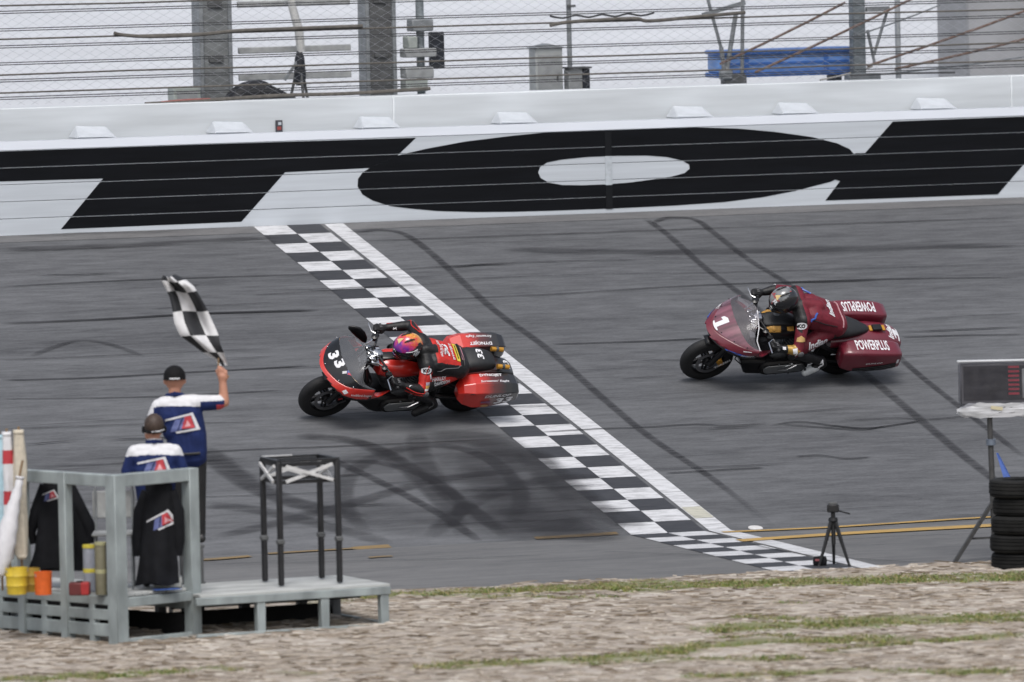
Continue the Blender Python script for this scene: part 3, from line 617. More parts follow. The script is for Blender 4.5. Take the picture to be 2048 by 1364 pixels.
MB().cyl((0, 0, 0), (0, 0, 2.4), .03, n=10).build('shaft', M_STEEL, t); MB().box((.02, -.03, yz(1140, 12, 1.7).z-1.0), (.1, .05, .03)).build('clamp', M_PILD, t)
c = yz(1153, 158, 1.3); t = thing('small_case', 'small pale box with a dark end behind the fence, right of the cabinet', 'box', (c.x, 1.3, 1.05))
h = yz(1153, 137, 1.3).z-1.05; MB().box((-.04, 0, h/2), (.18, .18, h)).build('housing', M_GREY, t, bevel=.01); MB().box((.09, -.01, h/2), (.09, .2, h+.01)).build('end_panel', M_NAVY, t, bevel=.008); MB().box((0, -.02, h+.012), (.3, .24, .02)).build('lid', M_PILD, t)
# blue boat-like container
c = yz(1562, 125, 1.9); t = thing('blue_bench', 'long bright blue bench with rounded ends behind the fence', 'bench', (c.x, 1.9, 1.05))
zt, zb = yz(1562, 97, 1.9).z-1.05, yz(1562, 151, 1.9).z-1.05; M_BLUE = mat('blue_plastic', (.035, .115, .36), .45, 0, .12, 5)
def slab(z0, z1, hx, hy, e=8):
    ring = []
    for i in range(32):
        a_ = 2*pi*i/32; cx, sx = cos(a_), sin(a_); ring.append((hx*math.copysign(abs(cx)**(2/e), cx), hy*math.copysign(abs(sx)**(2/e), sx)))
    return [[V((x*k, y*k, z)) for x, y in ring] for z, k in ((z0, .985), (z0+.012, 1), (z1-.012, 1), (z1, .985))]
hx = abs(yz(1704, 125, 1.9).x-yz(1420, 125, 1.9).x)/2; M_BLUE2 = mat('blue_plastic_pale', (.12, .24, .52), .5, 0, .15, 5)
MB().loft(slab(zt-.05, zt, hx, .28)).build('top_rail', M_BLUE, t); MB().loft(slab(zb, zb+.06, hx, .28)).build('bottom_rail', M_BLUE, t); MB().loft(slab(zb+.06, zt-.05, hx-.03, .24)).build('body', M_BLUE2, t)
for x in (-.55, .5): MB().box((x, -.235, (zt+zb)/2), (.06, .03, zt-zb-.12)).build('stile', M_BLUE, t)
MB().box((0, -.245, (zt+zb)/2), (hx*1.7, .014, .025)).build('seam', M_BLUE, t)
for x in (-.7, .7): MB().box((x, 0, zb/2), (.08, .3, zb)).build('leg', M_PILD, t)
# lattice fence post, solid post, stays
c = yz(1470, 150, 1.2); t = thing('lattice_post', 'galvanised lattice post with splayed legs in front of the blue bench', 'post', (c.x, 1.2, 1.0))
def PT(u, v, y, o): p = yz(u, v, y); return (p.x-o.location.x, y-o.location.y, p.z-o.location.z)
for (a_, b_, r) in (((1486, -60), (1484, 175), .025), ((1472, 25), (1450, 165), .03), ((1405, -40), (1442, 95), .022), ((1442, 95), (1452, 165), .03)):
    MB().cyl(PT(*a_, 1.2, t), PT(*b_, 1.2, t), r, n=8).build('strut', M_STEEL, t)
MB().bar(PT(1405, 30, 1.2, t), PT(1490, 5, 1.2, t), .04, .05).build('arm', M_STEEL, t); MB().box(PT(1468, 160, 1.15, t), (.3, .12, .14)).build('foot', M_PILD, t, bevel=.02); MB().box(PT(1452, 150, 1.12, t), (.16, .1, .12)).build('clamp', M_STEEL, t, bevel=.02)
c = yz(1716, 150, 1.3); t = thing('fence_post', 'solid grey fence post at the right end of the blue bench', 'post', (c.x, 1.3, 1.0))
MB().box((0, 0, 1.4), (.165, .15, 2.8)).build('shaft', mat('post_blue_grey', (.17, .195, .21), .55, .3, .2, 9), t, bevel=.014); MB().box(PT(1755, 18, 1.25, t), (.3, .06, .06)).build('arm', M_STEEL, t); MB().box(PT(1725, 155, 1.25, t), (.42, .2, .1)).build('foot', M_STEEL, t, bevel=.02)
MB().cyl(PT(1775, 20, 1.3, t), PT(1748, 110, 1.3, t), .02, n=8).build('strut', M_STEEL, t); MB().cyl(PT(1735, 60, 1.3, t), PT(1750, 130, 1.3, t), .02, n=8).build('strut', M_STEEL, t)
c = yz(1797, 150, 1.6); t = thing('thin_post', 'thin pale grey post between the solid fence post and the right pillar', 'post', (c.x, 1.6, 1.0))
MB().cyl((0, 0, 0), (0, 0, 2.4), .035, n=10).build('shaft', mat('pale_post', (.34, .36, .38), .6, .2, .15), t); MB().box((0, 0, .04), (.16, .16, .08)).build('base_plate', M_STEEL, t)
SL = [('rusty brown stay cable running from the blue bench up to the left', (1440, 128), (1690, 5)), ('rusty brown stay cable crossing the blue bench up to the solid post', (1510, 145), (1835, -8)), ('long rusty stay cable from the post foot up to the right pillar', (1735, 132), (2060, 18)), ('thin grey stay cable crossing below the long rusty one', (1790, 138), (2060, 75)), ('thin grey stay cable climbing from the solid post to the right', (1715, 70), (1880, 10)), ('pale cable lying low from the wall top up to the solid post foot', (1640, 160), (1745, 133)), ('lowest thin grey stay cable near the top of the wall at right', (1780, 147), (2060, 112))]
for i, (lb, a_, b_) in enumerate(SL):
    p, q = yz(*a_, 1.05), yz(*b_, 1.05+.1*i); m = M_RUST if 'rusty' in lb else (mat('pale_rope', (.42, .40, .36), .8) if 'pale' in lb else M_STEEL)
    tag(MB().tube([p, p.lerp(q, .35)+V((0, 0, -.012)), p.lerp(q, .7)+V((0, 0, -.012)), q], .016 if 'rusty' in lb else .010, 7).build('stay_cable', m), lb, 'cable')
# pillar at the far right, its shade put into the mid-grey colour
c = yz(2010, 100, 4.0); t = thing('concrete_column', 'broad concrete column coloured grey as in shade at the upper right behind the fence', 'column', (c.x+.25, 4.0, 1.0))
MB().box((0, .3, 2.2), (1.7, 1.0, 4.8)).build('shaft', mat('column_shade_grey', (.27, .275, .285), .85, 0, .12, 1.5), t, bevel=.03); MB().box((.3, -.35, 2.4), (.34, .26, 3.4)).build('pilaster', M_PILD, t, bevel=.02); MB().box((.5, -.42, .75), (.5, .3, .25)).build('bracket', M_GREY, t, bevel=.02)
# cables lying on the wall top
for lb, pts, r, m in [('brown cable bundle lying along the wall top below the pillars', [(290, 208), (420, 200), (560, 191), (700, 187), (860, 177)], .022, M_ROPE), ('dull red cable on the wall top below the pale pillar', [(315, 206), (370, 201), (420, 199)], .018, mat('cable_red', (.24, .085, .075), .7)), ('dark ragged rope tied along the fence across the pale pillar', [(228, 66), (245, 70), (300, 73), (390, 70), (470, 62), (560, 58), (725, 52)], .022, M_ROPE), ('dark ragged rope tied along the fence above the letter O', [(1100, 51), (1130, 45), (1200, 40), (1270, 37), (1300, 42), (1400, 33), (1490, 25)], .022, M_ROPE), ('thin dark cable resting on the wall top at the far right', [(1700, 151), (1800, 147), (1910, 145)], .012, M_CABLE)]:
    y = .74 if 'wall' in lb else .76
    tag(MB().tube(catmull([at_y(u, v, y) for u, v in pts], 6), r, 7).build('loose_cable', m), lb, 'cable')
t = tag(MB().tube(catmull([at_y(1100+i*26, 34-i*.8+(3 if i % 2 else -2), .775) for i in range(9)], 3), .012, 6).build('loose_cable', M_CABLE), 'thin knotted cord looped over the ragged rope above the letter O', 'cable')
# ================================================================== FLAG STAND (foreground)
M_FR = mat('stand_grey_green', (.255, .288, .29), .6, 0, .28, 5, bump=.2, stretch=(1, 1, .5))
M_DECK = mat('deck_pale', (.38, .39, .38), .7, 0, .3, 6, stretch=(.4, 1, 1))
M_DARK = mat('dark_shade_and_trim', (.014, .014, .015), .9, spec=.2)  # near-black carries under-deck shade and dark fabric; also a case handle
C = on_apron(238, 1293); TH_ = radians(24)
DX = V((cos(TH_), sin(TH_), 0)); DY = V((-sin(TH_), cos(TH_), 0))
stand = thing('flag_stand', 'grey green railed wooden flag stand at the lower left', 'stand', C, TH_)
WX, WY, DH, RH = .94, 2.6, .44, 1.62
def beam(a_, b_, wd, hgt, name, m=M_FR, par=stand, bev=.006): return MB().bar(a_, b_, wd, hgt).build(name, m, par, bevel=bev)
def post(x, y, z0, z1, w_, name='post', par=stand, m=M_FR): return MB().box((x, y, (z0+z1)/2), (w_, w_, z1-z0)).build(name, m, par, bevel=.006)
post(0, 0, 0, RH, .14); post(WX, 0, 0, RH, .12)
for y, wd in ((.70, .10), (1.32, .10), (2.0, .10), (2.6, .12)): post(-.02, y, 0, RH, wd)
for y in (.33, 1.02, 1.66, 2.3): post(-.01, y, .02, DH-.02, .075, 'stud')
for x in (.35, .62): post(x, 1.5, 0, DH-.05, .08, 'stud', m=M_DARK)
post(WX, WY, 0, RH, .1)
MB().box((WX/2, 1.25, .12), (WX-.12, .03, .22)).build('shade_skirt', M_DARK, stand)  # black panels added for the shade and dark fabric under the deck
MB().box((WX-.03, 1.3, .12), (.03, 2.4, .22)).build('shade_skirt', M_DARK, stand)
beam((0, .03, RH-.06), (0, WY, RH-.06), .10, .115, 'top_rail'); beam((.07, 0, RH-.06), (WX-.06, 0, RH-.06), .10, .12, 'top_rail')
beam((WX, .06, RH-.06), (WX, WY, RH-.06), .08, .10, 'top_rail') if False else None
for z, h in ((DH-.01, .085), (DH-.145, .10), (.15, .12)): beam((-.03, .06, z), (-.03, WY, z), .04, h, 'board')
beam((.06, -.03, DH-.03), (WX, -.03, DH-.03), .05, .09, 'board'); beam((.06, -.03, .04), (WX, -.03, .04), .05, .06, 'board')
for k in range(9):
    MB().box((.09+k*.098, WY/2, DH+.03), (.092, WY-.05, .028)).build('deck_plank', M_DECK, stand, bevel=.004)
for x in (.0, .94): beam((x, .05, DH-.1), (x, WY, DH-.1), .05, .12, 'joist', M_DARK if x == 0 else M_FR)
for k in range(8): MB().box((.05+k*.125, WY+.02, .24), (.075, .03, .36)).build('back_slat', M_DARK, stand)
# open platform to the right
pf = thing('low_platform', 'low grey platform with pale deck running right from the flag stand', 'platform', (-7.10, -19.97, gz(-19.95)), .09)
PW, PD, PH = 1.96, 1.15, .40
for x in (.36+.26, 1.28, 1.90): post(x, 0, 0, PH-.05, .085, 'stud', pf)
for x in (.08, .45, .95, 1.55, 1.9): post(x, PD, 0, PH-.05, .09, 'stud', pf, M_PILD)
beam((-.05, -.03, PH-.035), (PW, -.03, PH-.035), .045, .075, 'board', par=pf); beam((-.05, -.03, .03), (PW, -.03, .03), .045, .05, 'board', par=pf)
beam((PW-.02, 0, PH-.035), (PW-.02, PD, PH-.035), .045, .075, 'board', par=pf); beam((PW-.02, 0, .03), (PW-.02, PD, .03), .045, .05, 'board', par=pf)
beam((0, PD, PH-.09), (PW, PD, PH-.09), .05, .14, 'joist', M_DARK, pf); beam((0, PD*.6, PH-.09), (PW, PD*.6, PH-.09), .05, .14, 'joist', M_DARK, pf); beam((0, PD+.02, .07), (PW, PD+.02, .07), .05, .14, 'joist', M_DARK, pf)  # joists coloured black for the shade below the platform
for k in range(8): MB().box((PW/2, .04+k*(PD-.02)/7.6, PH+.015), (PW, (PD-.02)/7.6-.006, .026)).build('deck_plank', M_DECK, pf, bevel=.003)
MB().box((PW/2-.15, PD*.8, .10), (PW-.35, .03, .18)).build('shade_skirt', M_DARK, pf)  # dark sheet standing in for platform shade and dark fabric
# raised step the flagger stands on
st = thing('step_box', 'dark step box the flag waver stands on behind the stand', 'step', (-6.80, -18.62, gz(-18.6)))
MB().box((0, 0, .765), (.26, .42, .03)).build('tread', M_PILD, st, bevel=.006)
for x in (-.10, .10):
    for y in (-.19, .19): post(x, y, 0, .75, .035, 'leg', st, M_PILD)
MB().box((0, -.19, .4), (.26, .03, .05)).build('stretcher', M_PILD, st)
# tall square truss table
tb = thing('truss_table', 'tall black truss table with white cross braces on the low platform', 'table', (-5.86, -19.30, gz(-19.4)+PH+.03), 0)
LEG = [(-.28, .26), (-.30, -.30), (.30, .28), (.30, -.26)]
M_TR = mat('truss_black', (.018, .018, .02), .5, .2, .25, 14); M_TRW = mat('truss_white', (.55, .55, .55), .5)
for x, y in LEG:
    MB().box((x, y, .59), (.052, .052, 1.18)).build('leg', M_TR, tb, bevel=.01); MB().box((x, y, .42), (.072, .072, .05)).build('collar', M_PILD, tb, bevel=.01)
for z in (1.15, .985):
    for a_, b_ in ((0, 1), (1, 3), (3, 2), (2, 0)): MB().bar((*LEG[a_], z), (*LEG[b_], z), .035, .035).build('chord', M_TR, tb)
for a_, b_ in ((0, 1), (1, 3), (3, 2), (2, 0)):
    p, q = V((*LEG[a_], 0)), V((*LEG[b_], 0)); p, q = p.lerp(q, .1), p.lerp(q, .9); o_ = V((0, -.03, 0)) if (a_, b_) == (1, 3) else V((-.03, 0, 0))
    MB().bar(p+o_+V((0, 0, .99)), q+o_+V((0, 0, 1.14)), .02, .03).build('brace', M_TRW, tb); MB().bar(p+o_*1.5+V((0, 0, 1.14)), q+o_*1.5+V((0, 0, .99)), .02, .03).build('brace', M_TRW, tb)
for a_, b_ in ((0, 1), (1, 3), (3, 2), (2, 0)): MB().bar((*LEG[a_], 1.185), (*LEG[b_], 1.185), .05, .022).build('top_frame', M_TR, tb)
MB().bar((*LEG[0], 1.20), (.02, .27, 1.20), .04, .008).build('top_edging', M_TRW, tb)
# ---------------------------------------------------------------- things on and beside the flag stand
M_JKT = mat('jacket_black', (.0065, .007, .009), .8, 0, .35, 9, bump=.25, spec=.2); M_RED = mat('red_cloth', (.42, .035, .045), .6); M_WHT = mat('white_cloth', (.60, .60, .62), .75, 0, .08, 11, bump=.7); M_BLU = mat('navy_cloth', (.012, .022, .085), .8, 0, .25, 11, bump=.8, spec=.2); M_LBL = mat('logo_blue', (.09, .11, .26), .6); M_PALEBLU = mat('pale_blue_cloth', (.38, .55, .62), .7)
def logo(target, org, xd, yd, wd, par=None):
    """slanted crest: white outline bars, grey-blue left block, red right block"""
    S = lambda pts: poly2d([(x-.5, y-.5) for x, y in pts]); ht = wd*.55
    decal('crest_outline', S([(0, .70), (.02, .80), (.84, 1), (1, .06), (.30, 0), (.28, .10), (.88, .17), (.78, .88)]), M_WHT, target, org, xd, yd, wd, ht, .006, .05, parent=par)
    decal('crest_blue', S([(.12, .10), (.30, .72), (.50, .76), (.32, .12)]), M_LBL, target, org, xd, yd, wd, ht, .006, .05, parent=par)
    decal('crest_blue', S([(.36, .13), (.54, .76), (.60, .78), (.46, .14)]), M_LBL, target, org, xd, yd, wd, ht, .006, .05, parent=par)
    decal('crest_red', S([(.46, .22), (.58, .84), (.77, .86), (.85, .20)]), M_RED, target, org, xd, yd, wd, ht, .0065, .05, parent=par)
    decal('crest_peak', S([(.56, .30), (.66, .66), (.74, .32)]), mat('crest_pink', (.6, .3, .32), .6), target, org, xd, yd, wd, ht, .009, .05, parent=par)
def jacket(name, label, loc, rz, H, top_w, bot_w, lean):
    t = thing(name, label, 'jacket', loc, rz); rings = []
    for i in range(15):
        k = i/14; z = H*(1-k); hw = top_w*.45 if i == 0 else (top_w+(bot_w-top_w)*k**.8)/2*(.75+.25*min(1, k*6)); hd = .05+.10*k**.7; ring = []
        for j in range(28):
            a = 2*pi*j/28; f = 1+.15*k*sin(5*a+i*.22)+.08*k*sin(9*a+1.3-i*.3)+.10*noise.noise(V((cos(a)*1.5, sin(a)*1.5+loc[0], i*.35))); ring.append(V((lean*(1-k)+hw*cos(a)*f, hd*sin(a)*f, z+.02*sin(3*a+1)*k)))
        rings.append(ring)
    b = MB().loft(rings).build('cloth', M_JKT, t, sharp=60)
    for s in (-1, 1): MB().tube([(lean+s*top_w*.42, 0, H*.93), (lean*.8+s*top_w*.62, .01, H*.72), (lean*.5+s*bot_w*.52, .02, H*.42), (lean*.3+s*bot_w*.5, .03, H*.28)], [.05, .07, .065, .055], 12).build('sleeve', M_JKT, t)
    MB().tube([(lean-.09, 0, H*.99), (lean, -.05, H*1.01), (lean+.09, 0, H*.99), (lean, .06, H*1.0), (lean-.09, 0, H*.99)], .022, 8).build('collar', M_JKT, t)
    return t, b
dk = DH+.045
def deck(u, v, h=dk): return on_apron(u, v-4, h)
VR = math.atan2(rt.y, rt.x)
def SL_(x, y, z=0): return C+DX*x+DY*y+V((0, 0, z))
p = SL_(.25, 1.08, dk); t, b = jacket('hanging_jacket', 'black jacket with small crest hanging inside the stand at far left', p+V((0, 0, .18)), VR, .86, .28, .56, -.03)
logo(b, (-.10, -.15, .70), (1, 0, .25), (0, 0, 1), .17)
p = SL_(.60, .12, dk); t, b = jacket('hanging_jacket', 'black jacket with tilted crest hanging inside the stand rail corner', p+V((0, 0, .06)), VR, .94, .28, .36, .04)
logo(b, (.06, -.15, .60), (1, 0, .35), (-.1, 0, 1), .28)
def bucket(label, u, v, r, h, m, ribs=True):
    p = deck(u, v); t = thing('bucket', label, 'bucket', p)
    pr = [(0, 0), (0, r*.86), (h*.3, r*.92), (h*.33, r*.97), (h*.37, r*.93), (h*.66, r*.97), (h*.7, r*1.02), (h*.74, r*.97), (h, r), (h, r*.9), (h*.1, r*.8)] if ribs else [(0, 0), (0, r*.92), (h*.95, r), (h, r*1.03), (h, r*.9), (h*.1, r*.85)]
    MB().lathe((0, 0, 0), (0, 0, 1), pr, 24).build('shell', m, t); MB().tube([(r*cos(a), -.02-r*sin(a)*.2, h*.92-.06*sin(a)) for a in [pi*i/10 for i in range(11)]], .005, 6).build('handle', M_STEEL, t)
bucket('yellow ribbed bucket on the flag stand deck at far left', 34, 1192, .105, .25, mat('yellow_plastic', (.58, .42, .035), .5))
bucket('darker yellow bucket half hidden behind the orange one', 62, 1187, .09, .22, mat('ochre_plastic', (.35, .22, .03), .5))
bucket('bright orange bucket on the flag stand deck', 87, 1193, .085, .215, mat('orange_plastic', (.62, .11, .015), .5), False)
p = deck(160, 1194); t = thing('red_case', 'low dark red case on the stand deck behind the left post', 'case', p, VR)
MB().box((0, 0, .06), (.2, .14, .12)).build('body', mat('dark_red_box', (.10, .014, .014), .5), t, bevel=.01); MB().box((.05, -.005, .062), (.085, .138, .118)).build('red_end', mat('red_box', (.30, .018, .018), .5), t, bevel=.01); MB().box((0, 0, .125), (.06, .02, .02)).build('handle', M_DARK, t)
def can(label, u, v, r, h, m, cap):
    t = thing('canister', label, 'canister', deck(u, v)); MB().lathe((0, 0, 0), (0, 0, 1), [(0, 0), (0, r), (h*.9, r), (h*.94, r*.85), (h*.94, 0)], 18).build('body', m, t); MB().lathe((0, 0, h*.93), (0, 0, 1), [(0, r*1.04), (.03, r*1.04), (.035, 0)], 18).build('cap', cap, t); MB().lathe((0, 0, h*.4), (0, 0, 1), [(0, r*1.01), (.02, r*1.03), (.04, r*1.01)], 18).build('band', cap, t)
M_YCAP = mat('yellow_cap', (.50, .42, .05), .5)
can('grey bottle with yellow cap and yellow band on the stand deck', 180, 1186, .06, .44, mat('bottle_grey', (.20, .21, .24), .35), M_YCAP)
can('tall olive brown canister beside the corner post of the stand', 203, 1193, .055, .50, mat('olive_can', (.13, .12, .075), .6), mat('olive_cap', (.30, .29, .16), .6))
p = deck(352, 1182); t = thing('white_case', 'low white case with dark strapping on the deck behind the corner rail', 'case', p+V((0, .25, 0)), VR)
MB().box((0, 0, .05), (.27, .2, .1)).build('body', M_DECK, t, bevel=.012); MB().lathe((-.05, 0, .10), (0, 0, 1), [(0, .11), (.05, .12), (.08, .08), (.08, 0)], 18).build('coil', M_GREY, t); MB().lathe((-.03, 0, .15), (0, 0, 1), [(0, .09), (.04, .10), (.05, .05)], 18).build('coil', M_PILD, t)
p = deck(338, 1186); t = tag(MB().add([V((x*.26-.13, y*.14, .012+.012*noise.noise(V((x*4, y*4, 0)))))+p for y in (0, .5, 1) for x in (0, .25, .5, .75, 1)], [(j*5+i, j*5+i+1, j*5+i+6, j*5+i+5) for j in range(2) for i in range(4)]).build('blue_cloth', mat('bright_blue_cloth', (.04, .10, .34), .7)), 'small blue cloth lying flat on the stand deck', 'cloth')
# furled flags standing at the left end
FL = [('pale blue furled flag standing at the left edge of the stand', 3, 872, .05, 0, [M_PALEBLU]), ('red and white striped furled flag standing inside the stand', 19, 866, .055, 2, [M_WHT, M_RED]), ('cream furled flag standing beside the striped one', 43, 862, .062, 0, [mat('cream_cloth', (.52, .47, .38), .7)])]
for i, (lb, u, v, r, st_, ms) in enumerate(FL):
    p = deck(u+2, 1185); z1 = p.z+(1185-v)/212; t = thing('furled_flag', lb, 'flag', p); H = z1-p.z; rings = []
    for k in range(29):
        z = .3+(H-.3)*k/28; ring = []
        for j in range(20):
            a = 2*pi*j/20; f = 1+.14*sin(4*a+k*.22)+.08*sin(7*a-k*.3); ring.append(V((r*f*cos(a)*(.7 if k == 0 else 1)*(.95+.1*sin(k*.4)), r*f*sin(a), z)))
        rings.append(ring)
    mb = MB()
    for k in range(28): mb.loft([rings[k], rings[k+1]], 1 if st_ and (k//3) % 3 == 1 else 0, caps=(k in (0, 27)))
    mb.build('cloth', ms, t, sharp=180); MB().cyl((0, 0, 0), (0, 0, H+.03), .012, n=8).build('staff', mat('wood_staff', (.20, .13, .07), .6), t)
p, q = deck(12, 1150), deck(48, 1150); t = thing('white_flag', 'white furled flag leaning across the left end of the stand', 'flag', deck(8, 1190))
pts = [V((-.06, -.05, .18)), V((0, -.05, .42)), V((.07, -.05, .72)), V((.15, -.05, 1.0)), V((.17, -.05, 1.1))]
MB().tube(catmull(pts, 4), [.06+.03*sin(i*.35)+.01*(i % 2) for i in range(17)], 14).build('cloth', M_WHT, t); MB().cyl((-.1, -.05, 0), (.2, -.05, 1.25), .012, n=8).build('staff', MATS['wood_staff'], t)
# folding cage / chair seen between the posts
t = thing('folding_chair', 'grey metal folding chair behind the corner post of the stand', 'chair', deck(248, 1188)+V((.1, .45, 0)), VR)
MB().box((-.05, 0, .52), (.40, .36, .03)).build('seat', M_GREY, t, bevel=.01); MB().box((-.05, .17, .78), (.40, .02, .26)).build('backrest', M_GREY, t, bevel=.01)
for x in (-.22, .13):
    for y in (-.15, .17): MB().cyl((x, y, 0), (x, y*.8, .95 if y > 0 else .52), .012, n=8).build('leg', M_STEEL, t)
# ---------------------------------------------------------------- officials
SKIN = mat('skin', (.42, .20, .13), .55, 0, .08); M_PANT = mat('trousers_black', (.009, .009, .01), .8, 0, .3, 9); M_SHOE = mat('shoe_black', (.02, .02, .02), .5); M_CAPB = mat('cap_black', (.006, .006, .007), .8, spec=.2)
M_HAIR = mat('hair_brown', (.045, .028, .02), .6, 0, .3, 40, bump=.3)
OM = [M_BLU, M_WHT, SKIN, M_PANT, M_SHOE, M_RED]
def official_paint(neck_x, sh_z, left_white):
    def f(c, t):
        if t in ('skin', 'hand'): return 2
        if t == 'pant': return 3
        if t == 'shoe': return 4
        if t == 'sleeve' or t == 'torso':
            if t == 'sleeve' and c.x > neck_x+.18 and left_white: return 1 if c.z > sh_z+.022 else (5 if c.x > neck_x+.40 and c.z < sh_z-.02 else 0)
            d = abs(c.x-neck_x); 
            if c.z > sh_z-.015-.10*max(0, d-.10): return 1
            if left_white and c.x < neck_x-.20 and c.z > sh_z-.36: return 1
        return 0
    return f
# flag waver
FM = Matrix.Translation((-6.75, -18.62, gz(-18.6)+.78)) @ Matrix.Rotation(VR, 4, 'Z')
fl = thing('person', 'person in navy and white shirt and black cap, right arm raised waving the flag', 'person', M=FM)
R = lambda u, v, y=0: V(((u-372)/208, y, (1088-v)/208))
caps = []
caps += limb([(.10, 0, .08), (.10, .01, .45), (.09, 0, .84)], [.05, .062, .09], 'pant')+limb([(-.10, .03, .08), (-.10, .04, .45), (-.07, 0, .84)], [.05, .062, .09], 'pant')
for x in (.11, -.10): caps += [((x, -.03, .045), .042, (x, .14, .035), .036, 'shoe')]
caps += limb([(-.03, 0, .86), (-.07, 0, 1.05), (-.14, 0, 1.26)], [.135, .137, .125], 'torso')+limb([(.05, 0, .86), (.045, 0, 1.05), (.02, .01, 1.26)], [.135, .137, .125], 'torso')+limb([(.01, 0, .85), (-.03, 0, 1.28)], [.14, .13], 'torso')
caps += [((-.05, 0, .84), .135, (.05, 0, .84), .135, 'torso'), ((-.075, 0, .95), .135, (.045, 0, .95), .135, 'torso'), ((-.11, 0, 1.10), .14, (.03, 0, 1.10), .14, 'torso'), ((-.17, 0, 1.24), .125, (.02, .01, 1.24), .13, 'torso'), ((-.22, 0, 1.335), .085, (.07, 0, 1.345), .09, 'torso'), ((-.12, .01, 1.38), .075, (-.12, .02, 1.40), .07, 'torso')]
caps += limb([(-.12, .02, 1.38), (-.115, .03, 1.49)], [.062, .058], 'skin')+[((-.115, .05, 1.55), .088, (-.115, .03, 1.61), .09, 'skin'), ((-.115, .10, 1.53), .06, (-.115, .11, 1.56), .055, 'skin'), ((-.115, .14, 1.555), .018, (-.115, .15, 1.545), .016, 'skin'), ((-.205, .04, 1.55), .02, (-.205, .04, 1.575), .02, 'skin'), ((-.025, .04, 1.55), .02, (-.025, .04, 1.575), .02, 'skin')]
caps += limb([(-.27, 0, 1.32), (-.36, .02, 1.12)], [.075, .068], 'sleeve')+limb([(-.36, .02, 1.12), (-.37, .05, 1.04), (-.28, .22, .98)], [.05, .046, .034], 'skin')
el = (.355, .06, 1.345); wr = (.345, .08, 1.55); gp = V((.345, .085, 1.625))
caps += limb([(.10, .01, 1.345), (.30, .05, 1.345)], [.082, .072], 'sleeve')+limb([(.28, .05, 1.345), el, wr], [.05, .05, .036], 'skin')+hand_caps(wr, gp, (-.85, .1, .5), (0, -1, 0), 'hand', s=1.25)
pb = body('body', caps, OM, official_paint(-.12, 1.345, True), fl)
cp = MB(); rings = []
for k in range(7): tt = pi/2*k/6; rings.append([V((-.115+.108*cos(tt)*cos(2*pi*i/24), .035+.122*cos(tt)*sin(2*pi*i/24), 1.60+.115*sin(tt)+(.0 if k else -.025))) for i in range(24)] if k < 6 else [V((-.115, .035, 1.715))]*24)
cb = cp.loft(rings, caps=False).build('cap', M_CAPB, fl)
MB().add([V((-.115+x, .14+y*.11*(1-(x/.10)**2*.6), 1.60-.25*x*x-.02*y)) for y in (0, 1) for x in (-.09, -.05, 0, .05, .09)]+[V((-.115+x, .14+y*.11*(1-(x/.10)**2*.6), 1.588-.25*x*x-.02*y)) for y in (0, 1) for x in (-.09, -.05, 0, .05, .09)], [(i, i+1, i+6, i+5) for i in range(4)]+[(i+10, i+15, i+16, i+11) for i in range(4)]+[(i+5, i+6, i+16, i+15) for i in range(4)]).build('cap_brim', M_CAPB, fl)
decal('cap_strap', QUAD, M_WHT, cb, (-.11, -.1, 1.592), (1, 0, 0), (0, 0, 1), .10, .012, .004)
MB().tube([(-.19, .02, 1.42), (-.115, -.055, 1.44), (-.04, .02, 1.42)], .026, 8).build('collar', M_BLU, fl)
logo(pb, (-.045, -.25, 1.165), (1, 0, .10), (0, 0, 1), .33)
MB().tube([(-.14, -.135, .875), (0, -.16, .87), (.12, -.13, .875)], .012, 6).build('belt', M_SHOE, fl)
# checkered flag in the raised hand
fg = thing('checkered_flag', 'waving black and white checkered flag held up by the flag waver', 'flag', M=FM)
EDG = [(635, 1420, 1475), (600, 1395, 1466), (545, 1312, 1452), (490, 1248, 1432), (430, 1172, 1420), (350, 1138, 1385), (250, 1124, 1342), (180, 1108, 1305), (120, 1080, 1270), (75, 1058, 1215), (45, 1070, 1155)]
def edge(t):
    i = min(int(t*(len(EDG)-1)), len(EDG)-2); f = t*(len(EDG)-1)-i; return [EDG[i][k]+(EDG[i+1][k]-EDG[i][k])*f for k in range(3)]
NR, NC = 56, 30; vs = []; cells = []; fs = []
for j in range(NR+1):
    t_ = j/NR; y_, l_, r_ = edge(t_)
    for i in range(NC+1):
        s_ = i/NC; px = (l_+(r_-l_)*s_)/3.248; py = 540+y_/3.248+2.6*sin(s_*7+t_*5)*t_; wv = .05*sin(s_*8+t_*6)*(.3+t_)+.05*sin(t_*11+s_*2)+.03*sin(s_*15-t_*4)*t_
        q = R(px, py, .085+wv); vs.append(q)
mi = []
for j in range(NR):
    for i in range(NC):
        a = j*(NC+1)+i; fs.append((a, a+1, a+NC+2, a+NC+1)); rr = int(5.9*(1-(1-j/NR)**.8)+.1); cc = int(i/NC*2.6+.35); mi.append((rr+cc) % 2)
mb = MB(); mb.v = [tuple(v) for v in vs]; mb.f = fs; mb.m = mi
mb.build('cloth', [mat('flag_white', (.60, .60, .61), .7, 0, .06), mat('flag_black', (.014, .015, .018), .7)], fg, sharp=180)
s0, s1 = gp+V((.06, 0, -.04)), R(437, 690, .13)
MB().cyl(s0, gp+V((-.045, .0, .03)), .012, n=8).build('staff', MATS['wood_staff'], fg); MB().cyl(gp+V((-.04, 0, .027)), s1, .008, n=8).build('staff_tip', MATS['wood_staff'], fg)
